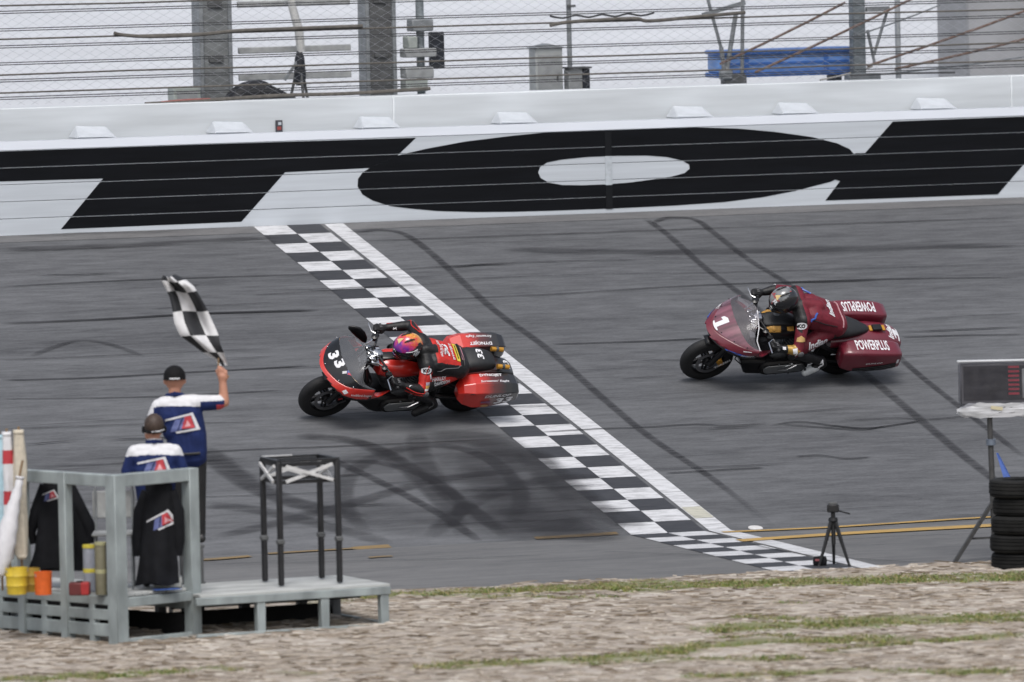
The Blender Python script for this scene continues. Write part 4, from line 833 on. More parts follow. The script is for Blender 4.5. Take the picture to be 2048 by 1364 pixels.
# second official
OMx = Matrix.Translation(SL_(.80, .34, dk)) @ Matrix.Rotation(VR, 4, 'Z') @ Matrix.Scale(.95, 4)
of = thing('person', 'person with brown hair and headset in navy and white shirt below the flag waver', 'person', M=OMx)
caps = limb([(.10, 0, .08), (.10, .01, .47), (.08, 0, .88)], [.05, .062, .09], 'pant')+limb([(-.10, .03, .08), (-.10, .04, .47), (-.08, 0, .88)], [.05, .062, .09], 'pant')
for x in (.11, -.11): caps += [((x, -.03, .045), .042, (x, .14, .035), .036, 'shoe')]
caps += limb([(-.06, 0, .90), (-.08, 0, 1.08), (-.11, 0, 1.28)], [.13, .132, .118], 'torso')+limb([(.06, 0, .90), (.08, 0, 1.08), (.11, 0, 1.28)], [.13, .132, .118], 'torso')+limb([(0, 0, .90), (0, 0, 1.3)], [.135, .12], 'torso')
caps += [((-.06, 0, .90), .13, (.06, 0, .90), .13, 'torso'), ((-.08, 0, 1.03), .13, (.08, 0, 1.03), .13, 'torso'), ((-.10, 0, 1.17), .13, (.10, 0, 1.17), .13, 'torso'), ((-.14, 0, 1.29), .11, (.14, 0, 1.29), .11, 'torso'), ((-.15, 0, 1.36), .075, (.15, 0, 1.36), .075, 'torso'), ((0, .01, 1.40), .07, (0, .02, 1.42), .065, 'torso')]
caps += limb([(0, .02, 1.41), (0, .03, 1.51)], [.06, .056], 'skin')+[((0, .05, 1.57), .085, (0, .03, 1.63), .088, 'skin'), ((0, .10, 1.55), .06, (0, .11, 1.58), .052, 'skin'), ((0, .145, 1.575), .018, (0, .15, 1.565), .016, 'skin'), ((-.09, .04, 1.57), .02, (-.09, .04, 1.595), .02, 'skin'), ((.09, .04, 1.57), .02, (.09, .04, 1.595), .02, 'skin')]
for s in (-1, 1):
    wr = (s*.22, .22, 1.06); caps += limb([(s*.20, 0, 1.35), (s*.275, .01, 1.16)], [.075, .066], 'sleeve')+limb([(s*.275, .01, 1.16), (s*.28, .02, 1.08), wr], [.05, .046, .034], 'skin')+hand_caps(wr, V(wr)+V((0, .09, .01)), (1, 0, 0), (0, 0, 1))
ob_ = body('body', caps, OM, official_paint(0, 1.345, False), of)
rings = []
for k in range(8): tt = -.5+(pi/2+.5)*k/7; rings.append([V((.100*cos(tt)*cos(2*pi*i/24), .022+.112*cos(tt)*sin(2*pi*i/24), 1.62+.115*sin(tt))) for i in range(24)])
MB().loft(rings, caps=False).build('hair', M_HAIR, of)
hd = MB().tube([(-.104, .03, 1.565), (-.06, -.07, 1.555), (0, -.098, 1.55), (.06, -.07, 1.555), (.104, .03, 1.565)], .016, 8).build('headset_band', M_CAPB, of)
for s in (-1, 1): MB().lathe((s*.095, .035, 1.575), (s, 0, 0), [(0, .034), (.018, .036), (.028, .022), (.028, 0)], 16).build('ear_cup', M_CAPB, of)
MB().tube([(-.02, -.108, 1.557), (.06, -.085, 1.562), (.10, .0, 1.57)], .006, 6).build('headset_trim', M_WHT, of)
MB().tube([(-.075, .02, 1.45), (0, -.06, 1.46), (.075, .02, 1.45)], .022, 8).build('collar', M_BLU, of); MB().tube([(-.07, .0, 1.475), (0, -.068, 1.484), (.07, .0, 1.475)], .006, 6).build('collar_trim', M_WHT, of)
logo(ob_, (0, -.25, 1.21), (1, 0, .06), (0, 0, 1), .34)
# ---------------------------------------------------------------- camera on tripod
p = on_apron(1668, 1132); t = thing('camera_tripod', 'small black camera on a tripod standing at the edge of the asphalt', 'tripod', p, VR)
for a in (radians(200), radians(-20), radians(88)):
    MB().tube([(.02*cos(a), .02*sin(a), .46), (.10*cos(a), .10*sin(a), .2), (.165*cos(a), .165*sin(a), 0)], [.022, .018, .013], 8).build('leg', mat('tripod_black', (.009, .009, .01), .5), t)
    MB().ellipsoid((.165*cos(a), .165*sin(a), .01), (.016, .016, .012), 10, 6).build('foot', M_SHOE, t)
MB().cyl((0, 0, .22), (0, 0, .55), .022, n=10).build('centre_column', MATS['tripod_black'], t); MB().lathe((0, 0, .44), (0, 0, 1), [(0, .03), (.02, .05), (.05, .045), (.06, .02)], 14).build('collar', MATS['tripod_black'], t)
MB().box((0, 0, .585), (.12, .09, .08)).build('camera_body', MATS['tripod_black'], t, bevel=.01); MB().cyl((.0, .04, .585), (.02, .14, .585), .035, n=14).build('lens', MATS['tripod_black'], t); MB().box((0, 0, .635), (.09, .05, .03)).build('viewfinder', M_PILD, t, bevel=.006); MB().bar((.05, 0, .56), (.17, -.05, .53), .014, .014).build('pan_handle', MATS['tripod_black'], t)
p = on_apron(1640, 1132); t = thing('camera_bag', 'small dark bag with red patch at the foot of the camera tripod', 'bag', p, VR)
MB().loft([sell(0, .05, .05, .05*k, x, 14, 3.4) for x, k in ((-.07, .5), (-.06, .95), (0, 1.05), (.06, .95), (.07, .5))]).build('pouch', M_JKT, t); MB().box((-.02, -.048, .065), (.06, .008, .02)).build('patch', mat('dull_red', (.22, .06, .07), .6), t)
# ---------------------------------------------------------------- tyre stack
def tyre_mesh(R_, wd):
    mb = MB(); h = wd/2; pr = [(-h*.8, R_*.60), (-h*.98, R_*.72), (-h, R_*.86), (-h*.86, R_*.955), (-h*.66, R_*.985), (-h*.64, R_*.965), (-h*.56, R_*.965), (-h*.54, R_), (-h*.2, R_), (-h*.18, R_*.975), (-h*.10, R_*.975), (-h*.08, R_), (h*.2, R_), (h*.22, R_*.975), (h*.3, R_*.975), (h*.32, R_), (h*.54, R_), (h*.56, R_*.965), (h*.64, R_*.965), (h*.66, R_*.985), (h*.86, R_*.955), (h, R_*.86), (h*.98, R_*.72), (h*.8, R_*.60), (h*.5, R_*.62), (-h*.5, R_*.62), (-h*.8, R_*.60)]
    return mb.lathe((0, 0, 0), (0, 0, 1), pr, 48).mesh('tread', mat('tyre_rubber', (.0095, .0095, .0092), .8, 0, .6, 5, bump=.4, spec=.25), True, 30)
tm = tyre_mesh(.315, .182); base = on_apron(2046, 1140)
NM = ['lowest tyre of the black tyre stack at the right edge', 'second tyre from the bottom of the stack at the right edge', 'middle tyre of the black tyre stack at the right edge', 'second tyre from the top of the stack at the right edge', 'topmost tyre of the black tyre stack at the right edge']
for i in range(5):
    o = tag(link('tyre', tm), NM[i], 'tyre', 'tyres stacked at the track edge'); o.scale = (random.uniform(.97, 1.02),)*2+(1,); o.location = base+V((random.uniform(-.022, .022), random.uniform(-.022, .022), .094+.184*i)); o.rotation_euler = (random.uniform(-.012, .012), random.uniform(-.012, .012), i)
# ---------------------------------------------------------------- monitor wrapped in plastic on a stand
p = on_apron(1990, 1122); ms = thing('monitor_stand', 'black tripod stand with blue strap holding the wrapped monitor at right', 'stand', p, VR)
M_ST = mat('stand_dark', (.055, .055, .055), .6, .2, .2)
MB().cyl((0, 0, .2), (-.03, 0, 1.48), .032, .028, 12).build('pole', M_ST, ms); MB().cyl((-.02, 0, 1.18), (-.02, 0, 1.24), .05, n=12).build('collar', mat('collar_blue_grey', (.16, .19, .24), .4, .4), ms)
for a, L in ((radians(188), .42), (radians(-10), .42), (radians(80), .42)):
    MB().bar((0, 0, .62), (L*cos(a), L*sin(a)*.8-.05, 0), .05, .035).build('leg', M_ST, ms); MB().bar((0, 0, .24), (L*.62*cos(a), L*.62*sin(a)*.8, .235), .02, .02).build('brace', M_ST, ms)
MB().add([(.03, -.03, 1.1), (.05, -.04, 1.1), (.32, -.1, .55), (.18, -.1, .55), (.03, -.02, 1.1), (.05, -.03, 1.1), (.32, -.09, .55), (.18, -.09, .55)], [(0, 1, 2, 3), (7, 6, 5, 4), (0, 4, 5, 1), (1, 5, 6, 2), (2, 6, 7, 3), (3, 7, 4, 0)]).build('strap', mat('strap_blue', (.06, .12, .38), .6), ms, False)
tag_m = thing('monitor', 'dark monitor wrapped in clear plastic with white folds, upper right edge', 'monitor', p+V((.0, 0, 1.50)), VR)
MB().box((.06, 0, .30), (.76, .05, .42)).build('casing', mat('casing_grey', (.10, .10, .11), .5), tag_m, bevel=.012)
MB().box((.04, -.027, .31), (.66, .006, .35)).build('screen', mat('screen_off', (.022, .022, .028), .3, 0, .3, 6), tag_m); MB().box((.36, -.03, .30), (.11, .012, .30)).build('side_column', M_GREY, tag_m, bevel=.006)
for k in range(7): MB().box((.22, -.032, .20+k*.045), (.11, .006, .022)).build('red_bar', mat('red_display', (.34, .03, .05), .5), tag_m)
vs = []
for j in range(15):
    t_ = j/14; z = -.035+.145*t_
    for i in range(33):
        a = 2*pi*i/32; f = 1+.05*noise.noise(V((i*.6, j*.7, 2)))*2; vs.append(V((.06+.42*cos(a)*f*(.8+.2*sin(pi*min(1, t_*1.2))), .085*sin(a)*f-.0, z+.02*noise.noise(V((i*.5, j, 7))))))
MB().add(vs, [(j*33+i, j*33+i+1, j*33+i+34, j*33+i+33) for j in range(14) for i in range(32)]).build('plastic_folds', glass_mat('plastic_white', (.62, .63, .65), .72, .3), tag_m)
MB().box((.06, -.01, .30), (.80, .105, .46)).build('plastic_wrap', glass_mat('plastic_clear', (.4, .4, .44), .065, .2), tag_m, bevel=.03)
MB().box((.06, 0, .535), (.82, .09, .02)).build('top_fold', glass_mat('plastic_fold', (.66, .68, .7), .8, .3), tag_m, bevel=.006); decal('paper_note', QUAD, mat('note_yellow', (.5, .45, .3), .7), None, (.04, -.095, .06), (1, 0, -.15), (0, 0, 1), .12, .035, 0, 0, parent=tag_m)
# ================================================================== MOTORCYCLES
M_TYR = mat('bike_tyre', (.008, .008, .009), .7, 0, .25, 30); M_RIM = mat('rim_black', (.035, .035, .038), .3, .6); M_BLK = mat('bike_black', (.006, .006, .007), .35, 0, .2, 10, coat=.15, spec=.35); M_MATT = mat('seat_black', (.011, .012, .014), .6, 0, .2, 30, bump=.1)
M_CHR = mat('chrome', (.55, .56, .58), .18, 1, .1); M_ALU = mat('engine_alloy', (.12, .125, .13), .4, .7, .2, 20); M_GOLD = mat('gold', (.60, .30, .045), .35, .6, .1); M_DISC = mat('brake_disc', (.20, .20, .21), .35, .8)
M_LW = mat('letter_white', (.66, .66, .68), .5, 0, .03)
def mirror(ps): return [V((p[0], -p[1], p[2])) for p in ps]
def wheel(root, name, x, R_, half, rim_r, spoke_m, n=10):
    c = (x, 0, R_); t = half
    rm = MB().lathe(c, (0, 1, 0), [(-t*.75, rim_r*.93), (-t*.8, rim_r), (-t*.4, rim_r*.9), (t*.4, rim_r*.9), (t*.8, rim_r), (t*.75, rim_r*.93), (t*.3, rim_r*.84), (-t*.3, rim_r*.84), (-t*.75, rim_r*.93)], 40)
    rm.lathe(c, (0, 1, 0), [(-t*1.1, 0), (-t*1.1, .04), (-t*.5, .055), (t*.5, .055), (t*1.1, .04), (t*1.1, 0)], 18)
    for k in range(n):
        a = 2*pi*k/n; b = a+(.22 if k % 2 else -.22); q = V((x+rim_r*.88*cos(b), 0, R_+rim_r*.88*sin(b))); rm.bar((x+.045*cos(a), (t*.35 if k % 2 else -t*.35), R_+.045*sin(a)), q, .016, .026, (0, 1, 0))
    w_ = rm.build(name, spoke_m, root)
    pr = []
    for k in range(15): a = -1.95+3.9*k/14; pr.append((half*sin(a) if abs(a) < pi/2 else math.copysign(half*(1-.10*(abs(a)-pi/2)), a), R_-half+half*cos(a) if abs(a) < pi/2 else (R_-half)-(R_-half-rim_r*.93)*(abs(a)-pi/2)/.38))
    MB().lathe(c, (0, 1, 0), pr, 56).build('tyre', M_TYR, w_, sharp=60)
    for s in ((-1, 1) if name == 'front_wheel' else (-1,)):
        d = MB().lathe(c, (0, 1, 0), [(s*(t+.006), .112), (s*(t+.006), .150), (s*(t+.011), .150), (s*(t+.011), .112), (s*(t+.006), .112)], 36); d.build('brake_disc', M_DISC, w_)
        MB().lathe(c, (0, 1, 0), [(s*(t+.012), 0), (s*(t+.012), .035), (s*(t+.003), .05)], 18).build('disc_carrier', M_RIM, w_)
    return w_
def lerp_curve(pts, s):
    k = s*(len(pts)-1); i = min(int(k), len(pts)-2); f = k-i; p0, p1, p2, p3 = [V(pts[max(0, min(len(pts)-1, i+d))]) for d in (-1, 0, 1, 2)]
    if i == 0: p0 = V((p2.x, -p2.y, p2.z)) if abs(p1.y) < 1e-6 else p1*2-p2
    return .5*((2*p1)+(p2-p0)*f+(2*p0-5*p1+4*p2-p3)*f*f+(3*p1-p0-3*p2+p3)*f**3)
def fairing(root, F, R_, tb, lower_t, m_shell, m_low, m_scr, bulge=.035):
    def pt(phi, t):
        a = abs(phi); s = 1 if phi >= 0 else -1; f, r = lerp_curve(F, a), lerp_curve(R_, a); p = f.lerp(r, max(0, t))
        d = V((.45, .5*a, .75)).normalized(); p += d*bulge*4*max(0, t)*(1-max(0, t))*(.35+.65*math.sqrt(a) if a > 0 else .35)
        if t < 0: k = -t/.25; p = f+V((-.04-.20*k*k, 0, -.055*k-.03*math.sqrt(k))); p.y *= 1-.35*k*k
        return V((p.x, s*p.y, p.z))
    N = 36; phis = [-1+2*i/N for i in range(N+1)]
    def sheet(t0, t1, rows, off=0.0, lim=1.0):
        vs = []; ph = [f*lim for f in phis]
        for j in range(rows+1):
            for f in ph: k = j/rows; p = pt(f, t0(f)+(t1(f)-t0(f))*k); vs.append(p+V((.45, 0, .85))*off)
        n = N+1; return MB().add(vs, [(j*n+i, j*n+i+1, (j+1)*n+i+1, (j+1)*n+i) for j in range(rows) for i in range(N)])
    sh = sheet(lambda f: -.25, tb, 12).build('fairing', m_shell, root, sharp=70)
    sm = sh.modifiers.new('thickness', 'SOLIDIFY'); sm.thickness = .012; sm.offset = -1
    low = sheet(lambda f: tb(f), lambda f: tb(f)+(1-tb(f))*lower_t, 8, .003).build('screen_base', m_low, root, sharp=70)
    scr = sheet(lambda f: tb(f)+(1-tb(f))*lower_t, lambda f: 1.0, 8, .003).build('windscreen', m_scr, root, sharp=70)
    ln = sheet(lambda f: .02, lambda f: .80, 6, -.05, .92).build('fairing_liner', M_BLK, root, sharp=70)
    return sh, low, scr, pt
def bike(name, label, con, S):
    p = on_bank(*con)+NB*.012; M = Matrix.Translation(p) @ Matrix.Rotation(pi, 4, 'Z') @ Matrix.Rotation(-radians(S['lean']), 4, 'X') @ Matrix.Translation((-.8125, 0, 0))
    root = thing(name, label, 'motorcycle', M=M)
    fwl = wheel(root, 'front_wheel', .8125, .31, .062, .205, S['rim']); wheel(root, 'rear_wheel', -.8125, .325, .095, .205, S['rim'])
    # fork, calipers, front fender
    for s in (-1, 1):
        MB().cyl((.8125, s*.10, .31), (.66, s*.105, .62), .032, n=14).build('fork_leg', S['fork_low'], root); MB().cyl((.67, s*.105, .60), (.50, s*.11, .94), .026, n=14).build('fork_tube', S['fork_up'], root)
        MB().box((.70, s*.10, .36), (.07, .05, .11), Matrix.Rotation(.5, 3, 'Y')).build('caliper', S['caliper'], root, bevel=.01)
    ring = []
    for j in range(13):
        a = radians(-75+92*j/12); r = .335; cx, cz = .8125+r*sin(a), .31+r*cos(a); wv = .072
        ring.append([V((.8125+(r+.025*cos(k*pi/2))*sin(a)-0, wv*math.sin(k*pi/2), .31+(r-.012+.022*cos(k*pi/2))*cos(a))) for k in (-1.25, -1, -.6, -.3, 0, .3, .6, 1, 1.25)])
    fd = MB().loft(ring, closed=False).build('front_fender', S['fender'], root, sharp=60); fd.modifiers.new('thickness', 'SOLIDIFY').thickness = .006
    # chassis, engine
    MB().tube([(.50, 0, .90), (.30, .0, .72), (-.15, 0, .70), (-.45, 0, .62)], .04, 10).build('frame_spine', M_BLK, root)
    for s in (-1, 1):
        MB().tube([(.48, s*.05, .84), (.42, s*.13, .55), (.28, s*.15, .26), (-.2, s*.15, .25), (-.38, s*.15, .45), (-.45, s*.13, .66)], .022, 10).build('frame_rail', M_BLK, root)
        MB().tube([(-.30, s*.13, .40), (-.55, s*.145, .37), (-.83, s*.145, .325)], [.04, .035, .03], 10).build('swingarm', S['swing'], root)
        MB().cyl((-.42, s*.15, .62), (-.80, s*.17, .42), .026, n=12).build('shock', M_GOLD if S['gold_shock'] else M_BLK, root)
    for tilt, x in ((radians(24), .10), (radians(-22), -.06)):
        d = V((sin(tilt), 0, cos(tilt))); pr = [(0, .06)]
        for k in range(9): pr += [(.02+k*.03, .082), (.032+k*.03, .082), (.034+k*.03, .066), (.048+k*.03, .066)]
        MB().lathe((x, 0, .38), d, pr+[(.30, .09), (.37, .085), (.38, 0)], 24).build('cylinder', M_ALU, root, sharp=20)
    MB().lathe((.02, 0, .34), (0, 1, 0), [(-.15, 0), (-.15, .10), (-.12, .15), (.12, .15), (.15, .10), (.15, 0)], 28).build('crankcase', M_ALU, root)
    def stad(x0, x1, z0, z1, r): return [(x0+r*cos(a), z0+r*sin(a)) for a in [pi/2+pi*k/10 for k in range(11)]]+[(x1+r*cos(a), z1+r*sin(a)) for a in [-pi/2+pi*k/10 for k in range(11)]]
    MB().prism(stad(-.22, .16, .36, .34, .10), .16, .235).build('primary_cover', M_BLK, root, bevel=.02); MB().prism(stad(-.21, .15, .36, .34, .06), .235, .245).build('cover_badge', mat('badge_alloy', (.30, .31, .32), .3, .8), root, bevel=.006)
    for k in range(10): a = 2*pi*k/10; MB().cyl((-.03+.24*cos(a), .232, .35+.085*sin(a)), (-.03+.24*cos(a), .243, .35+.085*sin(a)), .011, n=8).build('bolt', M_CHR, root)
    MB().box((-.27, 0, .42), (.2, .26, .2)).build('gearbox', M_ALU, root, bevel=.03)
    MB().box((.44, 0, .55), (.05, .30, .26), Matrix.Rotation(-.25, 3, 'Y')).build('radiator', M_BLK, root, bevel=.008)
    MB().prism(S['belly'], -.19, .205).build('belly_pan', M_BLK, root, bevel=.03)
    MB().tube([(.16, -.13, .5), (.2, -.2, .34), (-.1, -.24, .26), (-.5, -.26, .3), (-.95, -.29, .40)], [.028, .03, .04, .055, .06], 14).build('exhaust', M_BLK, root)
    for s in (-1, 1):
        MB().cyl((-.24, s*.18, .40), (-.25, s*.34, .41), .016, n=8).build('footpeg', M_ALU, root)
        MB().box((-.30, s*.19, .46), (.14, .02, .2)).build('heel_guard', M_BLK, root, bevel=.008)
    MB().tube([(-.16, .26, .42), (-.05, .27, .36), (.06, .27, .37)], .010, 8).build('shift_lever', M_CHR, root)
    MB().tube([(.50, .12, .58), (.56, .16, .46), (.48, .19, .40)], .008, 6).build('brake_hose', M_BLK, root)
    # tank
    tk = MB().loft([sell(0, z, hw, hh, x, 24, 2.8) for x, z, hw, hh in S['tank']]).build('tank', S['m_tank'], root); S['tank_o'] = tk
    # bars and dash
    for s in (-1, 1):
        MB().tube([(.40, s*.03, .965), (.37, s*.10, 1.0), (.31, s*.22, .955), (.255, s*.33, .915), (.235, s*.48, .90)], .013, 8).build('handlebar', M_BLK, root)
        MB().cyl((.258, s*.335, .915), (.233, s*.475, .90), .021, n=12).build('grip', M_MATT, root)
        MB().tube([(.27, s*.31, .925), (.33, s*.36, .925), (.325, s*.50, .905)], .007, 6).build('lever', M_CHR, root); MB().box((.30, s*.29, .93), (.07, .05, .045)).build('switch_block', M_BLK, root, bevel=.008)
    MB().lathe((.34, -.22, .975), (.2, 0, 1), [(-.03, .03), (.02, .036), (.03, 0)], 16).build('reservoir', M_BLK, root); MB().lathe((.34, .23, .965), (.2, 0, 1), [(-.03, .03), (.02, .034), (.03, 0)], 16).build('reservoir', M_BLK, root)
    MB().box((.41, 0, .93), (.11, .28, .04), Matrix.Rotation(-.35, 3, 'Y')).build('top_clamp', M_CHR, root, bevel=.012)
    for y in (-.055, .055): MB().lathe((.415, y, .945), (-.35, 0, 1), [(-.02, .048), (.03, .05), (.034, .04), (.028, 0)], 20).build('gauge', M_CHR, root)
    MB().box((.50, 0, .92), (.03, .19, .11), Matrix.Rotation(-.7, 3, 'Y')).build('dash_screen', mat('dash_glass', (.10, .11, .12), .15, 0, .1, coat=.5), root, bevel=.006)
    for k, (y, z) in enumerate(((-.14, .95), (-.05, .985), (.06, .975), (.13, .94))): MB().tube([(.33, y*1.8, .97), (.40, y*1.2, z+.03), (.48, y, z), (.56, y*.7, .86)], .009, 6).build('cable', M_BLK if k % 2 else M_CHR, root)
    for y in (-.075, 0, .075): MB().lathe((.455, y, .955), (-.5, 0, 1), [(-.02, .030), (.02, .034), (.026, .028), (.02, 0)], 16).build('instrument', M_CHR, root)
    MB().lathe((.36, 0, .965), (-.2, 0, 1), [(-.03, .05), (.02, .055), (.03, .03), (.03, 0)], 18).build('stem_nut', M_CHR, root)
    for s in (-1, 1): MB().bar((.36, s*.04, .93), (.36, s*.04, 1.0), .03, .04).build('riser', M_CHR, root)
    for s in (-1, 1): MB().tube([(.45, s*.11, .93), (.52, s*.16, .90), (.60, s*.18, .86)], .010, 6).build('fairing_stay', M_ALU, root)
    sh, low, scr, pt = fairing(root, S['F'], S['R'], S['tb'], S['low_t'], S['m_fair'], S['m_low'], S['m_scr'])
    S.update(root=root, M=M, fairing_o=sh, low_o=low, scr_o=scr, fender_o=fd, pt=pt)
    return root
def bag_poly(rows, s):
    """rows: x, list of (y,z); mirrored for s = -1"""
    return [[V((x, s*y, z)) for y, z in poly] for x, poly in rows]
RED = (.50, .022, .014)
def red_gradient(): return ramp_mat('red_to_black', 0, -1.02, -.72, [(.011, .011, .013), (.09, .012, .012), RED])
# -------------------------------------------------------------------- red number 33
M_REDP = mat('red_paint', RED, .3, 0, .05, 6, coat=.8); M_RG = red_gradient()
S1 = dict(lean=44, rim=M_RIM, fork_low=M_BLK, fork_up=M_BLK, caliper=M_BLK, fender=M_BLK, swing=M_BLK, gold_shock=False, m_tank=M_REDP, m_fair=M_REDP, m_low=mat('screen_black', (.008, .009, .011), .22, 0, .3, 5, spec=.5), m_scr=glass_mat('screen_smoke', (.20, .21, .23), .38),
    F=[(.985, 0, .785), (.955, .15, .772), (.885, .29, .74), (.77, .39, .71), (.61, .42, .697), (.45, .405, .715)], R=[(.52, 0, 1.03), (.53, .12, 1.02), (.575, .235, .99), (.605, .305, .935), (.575, .355, .86), (.45, .39, .80)], tb=lambda f: .10+.82*abs(f)**2.0, low_t=.45,
    belly=[(.56, .50), (.53, .40), (.36, .25), (.28, .215), (-.14, .20), (-.19, .25), (-.10, .38), (.2, .46)],
    tank=[(.38, .80, .06, .05), (.34, .80, .13, .09), (.22, .80, .165, .115), (.05, .79, .17, .11), (-.10, .76, .14, .085), (-.2, .74, .09, .05)])
b1 = bike('motorcycle', 'red and black racing motorcycle number 33 crossing the checkered line', (640, 832), S1)
seat = MB().loft([sell(0, z, hw, hh, x, 20, 3) for x, z, hw, hh in [(-.12, .735, .08, .04), (-.2, .745, .125, .055), (-.42, .745, .165, .06), (-.60, .75, .165, .065), (-.66, .77, .16, .085), (-.72, .79, .155, .09), (-.86, .79, .14, .085), (-.97, .775, .115, .065), (-1.02, .765, .09, .04)]]).build('seat', M_MATT, b1)
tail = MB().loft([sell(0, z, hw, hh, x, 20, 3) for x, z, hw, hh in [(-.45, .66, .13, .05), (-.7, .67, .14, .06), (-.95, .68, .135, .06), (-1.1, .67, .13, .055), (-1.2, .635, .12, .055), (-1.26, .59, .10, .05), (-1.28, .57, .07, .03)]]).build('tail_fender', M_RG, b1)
rows = [(-.545, [(.235, .66), (.30, .665), (.36, .645), (.37, .56), (.25, .55)]), (-.60, [(.195, .735), (.33, .745), (.405, .695), (.405, .52), (.21, .50)]), (-.72, [(.185, .765), (.345, .78), (.43, .705), (.415, .47), (.205, .455)]), (-.88, [(.185, .77), (.35, .785), (.435, .71), (.415, .465), (.205, .455)]), (-1.14, [(.19, .755), (.345, .77), (.43, .70), (.41, .53), (.21, .52)]), (-1.21, [(.20, .735), (.34, .745), (.42, .685), (.405, .555), (.215, .55)]), (-1.235, [(.22, .70), (.33, .71), (.395, .665), (.39, .58), (.23, .575)])]
bags1 = []
for s in (1, -1):
    dz = 0 if s > 0 else .028
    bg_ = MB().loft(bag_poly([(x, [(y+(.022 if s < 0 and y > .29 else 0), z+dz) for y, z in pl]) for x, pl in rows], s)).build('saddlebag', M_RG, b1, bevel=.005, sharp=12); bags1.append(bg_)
    MB().bar((-.66, s*.426, .695+dz), (-1.16, s*.426, .69+dz), .006, .008).build('lid_seam', M_BLK, bg_)
    MB().cyl((-1.02, s*.13, .80+.01), (-1.16, s*.13, .79), .027, n=14).build('gold_reservoir', M_GOLD, b1); MB().cyl((-1.075, s*.13, .806), (-1.105, s*.13, .803), .03, n=14).build('reservoir_band', M_ALU, b1); MB().bar((-1.05, s*.13, .78), (-1.05, s*.10, .70), .02, .02).build('reservoir_bracket', M_BLK, b1)
L_, Rr = bags1
X_, Xm = (-1, 0, 0), (1, 0, 0)
decal('lettering', text2d('DYNOJET', .025), M_LW, L_, (-.93, .225, .8), X_, (0, -1, 0), .26, .052); decal('lettering', text2d("Screamin' Eagle", .012, .25), M_LW, L_, (-.95, .32, .8), X_, (0, -1, 0), .33, .042)
decal('lettering', text2d('DYNOJET', .025), M_LW, Rr, (-.93, -.235, .8), Xm, (0, 1, 0), .26, .055); decal('lettering', text2d("Screamin' Eagle", .012, .25), M_LW, Rr, (-.93, -.33, .8), Xm, (0, 1, 0), .30, .042)
decal('lettering', text2d('DUNLOP', .02, .25), M_LW, L_, (-.98, .45, .665), (-1, 0, .05), (0, -.1, 1), .30, .042); decal('racing_number', text2d('33', .035, .25), M_LW, L_, (-1.06, .45, .585), (-1, 0, .14), (0, -.1, 1), .22, .085)
decal('crest', disc2d(), mat('crest_tan', (.42, .24, .10), .6), L_, (-.86, .45, .50), X_, (0, 0, 1), .09, .035); decal('sponsor_bar', QUAD, mat('bar_purple', (.20, .08, .16), .6), L_, (-.86, .45, .56), X_, (0, 0, 1), .11, .03)
decal('racing_number', text2d('33', .03, .2), M_LW, seat, (-.84, -.005, .9), (0, -1, 0), (1, 0, 0), .155, .075); decal('racing_number', text2d('33', .03), M_LW, tail, (-1.19, 0, .75), (0, -1, 0), (1, 0, 0), .11, .075)
for s in (-1, 1): decal('racing_number', text2d('3', .05), M_LW, S1['low_o'], (.815+(.02 if s < 0 else -.02), s*.07, .9), (0, 1, -.02), (-.9, .2, .43), .105, .125)
decal('lettering', text2d('rockford fosgate', .015), M_LW, S1['fairing_o'], (.60, .42, .745), (-1, .05, -.06), (0, -.55, .8), .24, .036, reach=.12); decal('emblem', poly2d([(0, .5), (.5, 0), (0, -.5), (-.5, 0)]), M_LW, S1['fairing_o'], (.785, .37, .765), (-1, .3, -.05), (0, -.55, .8), .07, .06, reach=.12)
for (x, y, wd, ht, c, nm) in ((.775, .195, .045, .03, (.55, .55, .56), 'sponsor_patch'), (.715, .215, .07, .055, (.08, .10, .32), 'sponsor_patch'), (.715, .232, .07, .024, (.45, .05, .06), 'sponsor_stripe'), (.645, .25, .07, .05, (.50, .25, .04), 'sponsor_patch'), (.64, .272, .08, .016, (.62, .55, .4), 'sponsor_stripe'), (.66, -.25, .06, .045, (.50, .25, .05), 'sponsor_patch')):
    decal(nm, QUAD, mat('patch_%d_%d_%d' % tuple(int(k*99) for k in c), c, .5), S1['low_o'], (x, y, .88), (-1, .25, 0), (0, -.9, .25), wd, ht, .006 if 'patch' in nm else .009)
decal('emblem', disc2d(), M_LW, S1['fender_o'], (.86, .045, .66), (-1, 0, 0), (0, -.7, .7), .055, .05); decal('emblem_core', disc2d(), M_BLK, S1['fender_o'], (.86, .045, .66), (-1, 0, 0), (0, -.7, .7), .032, .03, .007)
MB().loft([sell(-.365+.02*k, z, w_, h_, x, 16, 2.4) for k, (x, z, w_, h_) in enumerate(((.605, .995, .012, .02), (.56, .985, .022, .055), (.49, .95, .026, .085), (.43, .905, .024, .08), (.395, .87, .016, .045)))]).build('wind_deflector', M_BLK, b1)
decal('caliper_mark', QUAD, mat('red_mark', (.4, .02, .03), .5), None, (.70, .14, .40), (-1, 0, .3), (0, 0, 1), .05, .02, 0, 0, parent=b1)
decal('fork_print', QUAD, M_ALU, None, (.70, .137, .33), (-1, 0, .55), (0, 0, 1), .16, .025, 0, 0, parent=b1)
con = MB().loft([sell(0, z, hw, hh, x, 16, 3) for x, z, hw, hh in [(.33, .90, .03, .012), (.30, .915, .055, .015), (.1, .908, .06, .016), (-.1, .85, .05, .015), (-.14, .835, .02, .01)]]).build('tank_black_strip', M_BLK, b1)  # black strip along the middle of the tank top
